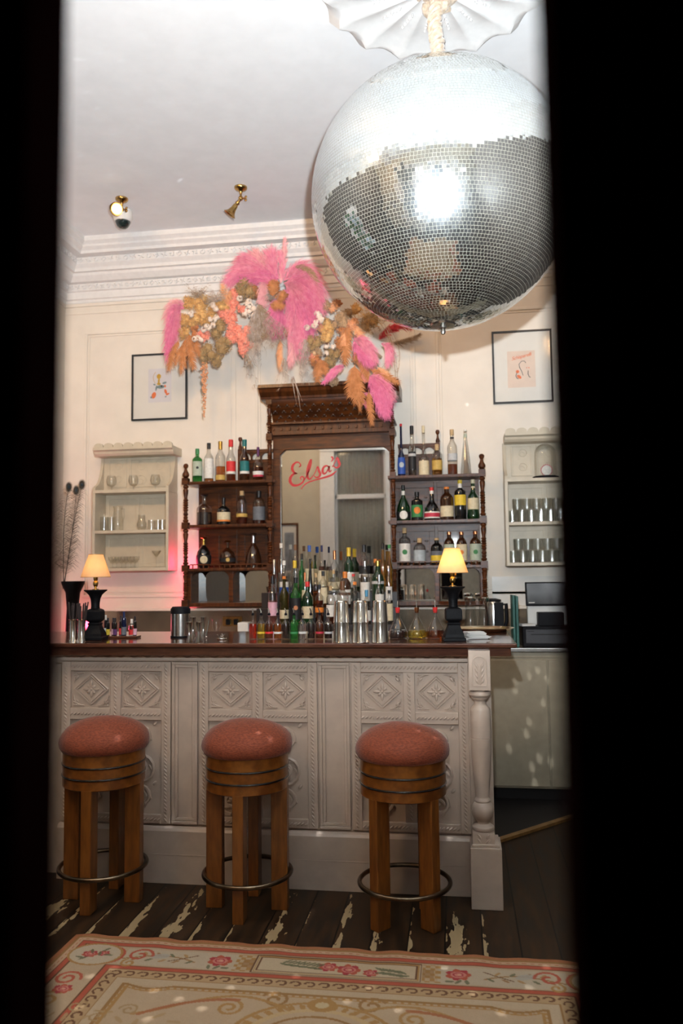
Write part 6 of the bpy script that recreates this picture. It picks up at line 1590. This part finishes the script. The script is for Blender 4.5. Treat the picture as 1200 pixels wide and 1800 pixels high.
for a, c, e, m_, wd, n in (((860, 480), (900, 470), (945, 560), M_pink, 32, 420), ((860, 490), (880, 540), (930, 580), M_hot, 26, 320), ((980, 500), (1020, 500), (1010, 580), M_pink, 24, 300), ((930, 640), (990, 650), (1000, 790), M_hot, 34, 620), ((930, 640), (980, 640), (1015, 730), M_pink, 30, 460),
                           ((930, 640), (950, 700), (985, 790), M_hot, 26, 360), ((820, 600), (790, 590), (735, 665), M_hot, 16, 260), ((820, 600), (800, 600), (760, 650), M_pink, 14, 200), ((870, 700), (930, 740), (1000, 690), M_pink, 9, 160), ((870, 700), (900, 740), (930, 790), M_hot, 9, 140)):
    plume(a, c, e, m_, wd, n, Y=GY-.08)
plume((980, 460), (1040, 410), (1100, 425), M_redp, 20, 320, Y=5.5); plume((970, 480), (1010, 440), (1040, 430), M_redp, 22, 260, Y=5.5)
plume((1000, 500), (1080, 500), (1145, 462), M_twig, 16, 260, 'dark_plume', Y=5.55); leaf((1020, 660), (1045, 730), 14, M_silv, Y=5.5)
twigs((930, 390), (860, 1010, 300, 470), 90, M_tan, Y=5.48, down=-.2); twigs((930, 390), (880, 1000, 350, 450), 60, M_must, Y=5.48, down=0); clump((930, 400), 34, M_olv, 500, Y=5.5)
clump((870, 350), 24, M_must, 300, Y=5.5); clump((900, 430), 26, M_tan, 300, Y=5.46)
for k in range(7):
    b = MB(); A = gp(1000+gr.uniform(-30, 15), 430+gr.uniform(-30, 40), GY); B = gp(1020+gr.uniform(-70, 30), 640+gr.uniform(-90, 20), GY-.05); C_ = gp(1060+gr.uniform(-30, 25), 520, GY-.10)
    P = [curvept(A, C_, B, t) for t in np.linspace(0, 1, 12)]; b.tube(P, .0018, 4)
    for p in P[3:]:
        d = rv(); strip(b, [p, p+d*.02, p+d*.035+Vector((0, 0, -.01))], .003)
    obj('arching_twig', b, M_silv if k % 2 else M_tan, gl)

# ------------------------------------------------------------------ peacock feathers and black vase at the far left
x = at(128, 1040, 5.3).x
t = thing('black_vase', 'black bowl vase at the far left behind the bar', 'vase', (x, 5.3, WT))
obj('body', MB().lathe([(.06, 0), (.065, .01), (.05, .05), (.04, .25), (.05, .36), (.078, .42), (.082, .44), (.075, .435), (.04, .37), (0, .35)], (x, 5.3, WT), 28, close=False), M_blackiron, t, smooth=True)
M_fe = mat('dark_feather', (.035, .030, .022), .5, var=.4, scale=40)
gr = random.Random(5)
for k, (a, m_, e, txt) in enumerate((((112, 1035), (128, 930), (144, 852), 'tallest dark peacock feather leaning right at the far left'), ((112, 1035), (112, 930), (121, 856), 'upright dark peacock feather at the far left'), ((110, 1035), (125, 950), (134, 862), 'dark peacock feather between the other two'))):
    A, Mm, B = at(*a, 5.3), at(*m_, 5.28), at(*e, 5.26)
    tf = thing('peacock_feather', txt, 'feather', A, 'peacock feathers in the black vase')
    C_ = Mm*2-(A+B)*.5
    obj('quill', MB().tube([curvept(A, C_, B, t) for t in np.linspace(0, 1, 12)], [.003*(1-.6*t) for t in np.linspace(0, 1, 12)], 6), M_fe, tf)
    b = MB()
    for i in range(130):
        t = .15+.8*i/130; p = curvept(A, C_, B, t); s = 1 if i % 2 else -1; L = gr.uniform(.05, .10)*(1.2-t*.7)
        strip(b, [p, p+Vector((s*L*.6, gr.uniform(-.02, .02), L*.35)), p+Vector((s*L, gr.uniform(-.03, .03), -L*.05))], .0032)
    obj('barbs', b, M_fe, tf)
    b = MB(); d = (B-C_).normalized()
    for i in range(90):
        a_ = 2*PI*i/90; strip(b, [B, B+Vector((math.cos(a_)*.018, -.002, math.sin(a_)*.024)), B+Vector((math.cos(a_)*.030, 0, math.sin(a_)*.040))], .003)
    ey = obj('eye_fringe', b, M_fe, tf)
    obj('eye_spot', MB().blob(B, .009, .004, .013, n=6, m=12), mat('peacock_blue', (.008, .03, .05), .3, var=.3), ey, smooth=True)

# ------------------------------------------------------------------ pink LED uplighters behind the shelving
def uplight(name, loc, label, e):
    t = thing('led_uplighter', label, 'light', loc, None)
    x, y, z = loc
    obj('housing', MB().lathe([(.022, 0), (.025, .005), (.025, .05), (.02, .05), (.018, .035), (0, .035)], loc, 20, close=False), M_blackplastic, t, smooth=True)
    obj('lens', MB().lathe([(0, .036), (.018, .036), (0, .0365)], loc, 16), emis('pink_led_lens', (1, .05, .18), 6), t)
    light('POINT', 'pink_led', (x, y, z+.09), e, (1, .05, .16), .03)
uplight('a', (-1.985, 5.66, 1.174), 'small pink LED uplighter on the ledge left of the dark shelving', .7)
uplight('b', (-2.93, 5.45, WT+.0), 'small pink LED uplighter in the left corner behind the bar', 2.2)
light('SPOT', 'pink_led_up', (-2.93, 5.45, 1.3), 10, (1, .12, .2), .03, (-2.85, 5.5, 3.9), 60, 1.0)
light('POINT', 'pink_led_glow', (-1.985, 5.62, 1.50), 2.2, (1, .05, .16), .03)

# ------------------------------------------------------------------ narrow spots added at the mirror ball, imitating flash specks off its tiles
rb = random.Random(12)
def beam(T, e=9.0, ang=1.0):
    T = Vector(T); d = (T-BC).normalized(); P = BC+d*(BR+.02)
    dist = (T-P).length
    light('SPOT', 'added_speck_spot', P, 4.5*e*dist*dist, (.97, .98, 1), .004, T, ang, 1.0)
for px, py in ((930, 1190), (945, 1180), (962, 1195), (905, 1215), (955, 1237), (930, 1270), (925, 1292), (895, 1318), (948, 1335), (968, 1340), (935, 1350), (940, 1380), (905, 1200)): beam(at(px, py, 5.09), 6)
for px, py in ((160, 1715), (200, 1700), (270, 1740), (315, 1755), (355, 1772), (260, 1790), (405, 1735), (520, 1715), (480, 1745), (610, 1760), (650, 1735), (700, 1775), (780, 1700), (830, 1745), (930, 1735), (880, 1780), (960, 1700), (140, 1770)): beam(atz(px, py, .012), 6)
for px, py in ((420, 1300), (590, 1330), (310, 1420), (560, 1470), (850, 1500), (250, 1390), (790, 1465), (130, 1230)): beam(at(px, py, 3.64), 6)
for px, py in ((735, 1290), (765, 1300), (478, 1290), (455, 1285), (205, 1300)): beam(at(px, py, 3.30), 9)
for k in range(26): beam(at(rb.uniform(500, 690), rb.uniform(790, 950), 5.57), 5, .8)
for k in range(22): beam(atz(rb.uniform(130, 520), rb.uniform(20, 330), 3.95), 4, 1.0)
for k in range(12): beam(at(rb.uniform(150, 900), rb.uniform(640, 1080), 5.75), 5, .8)
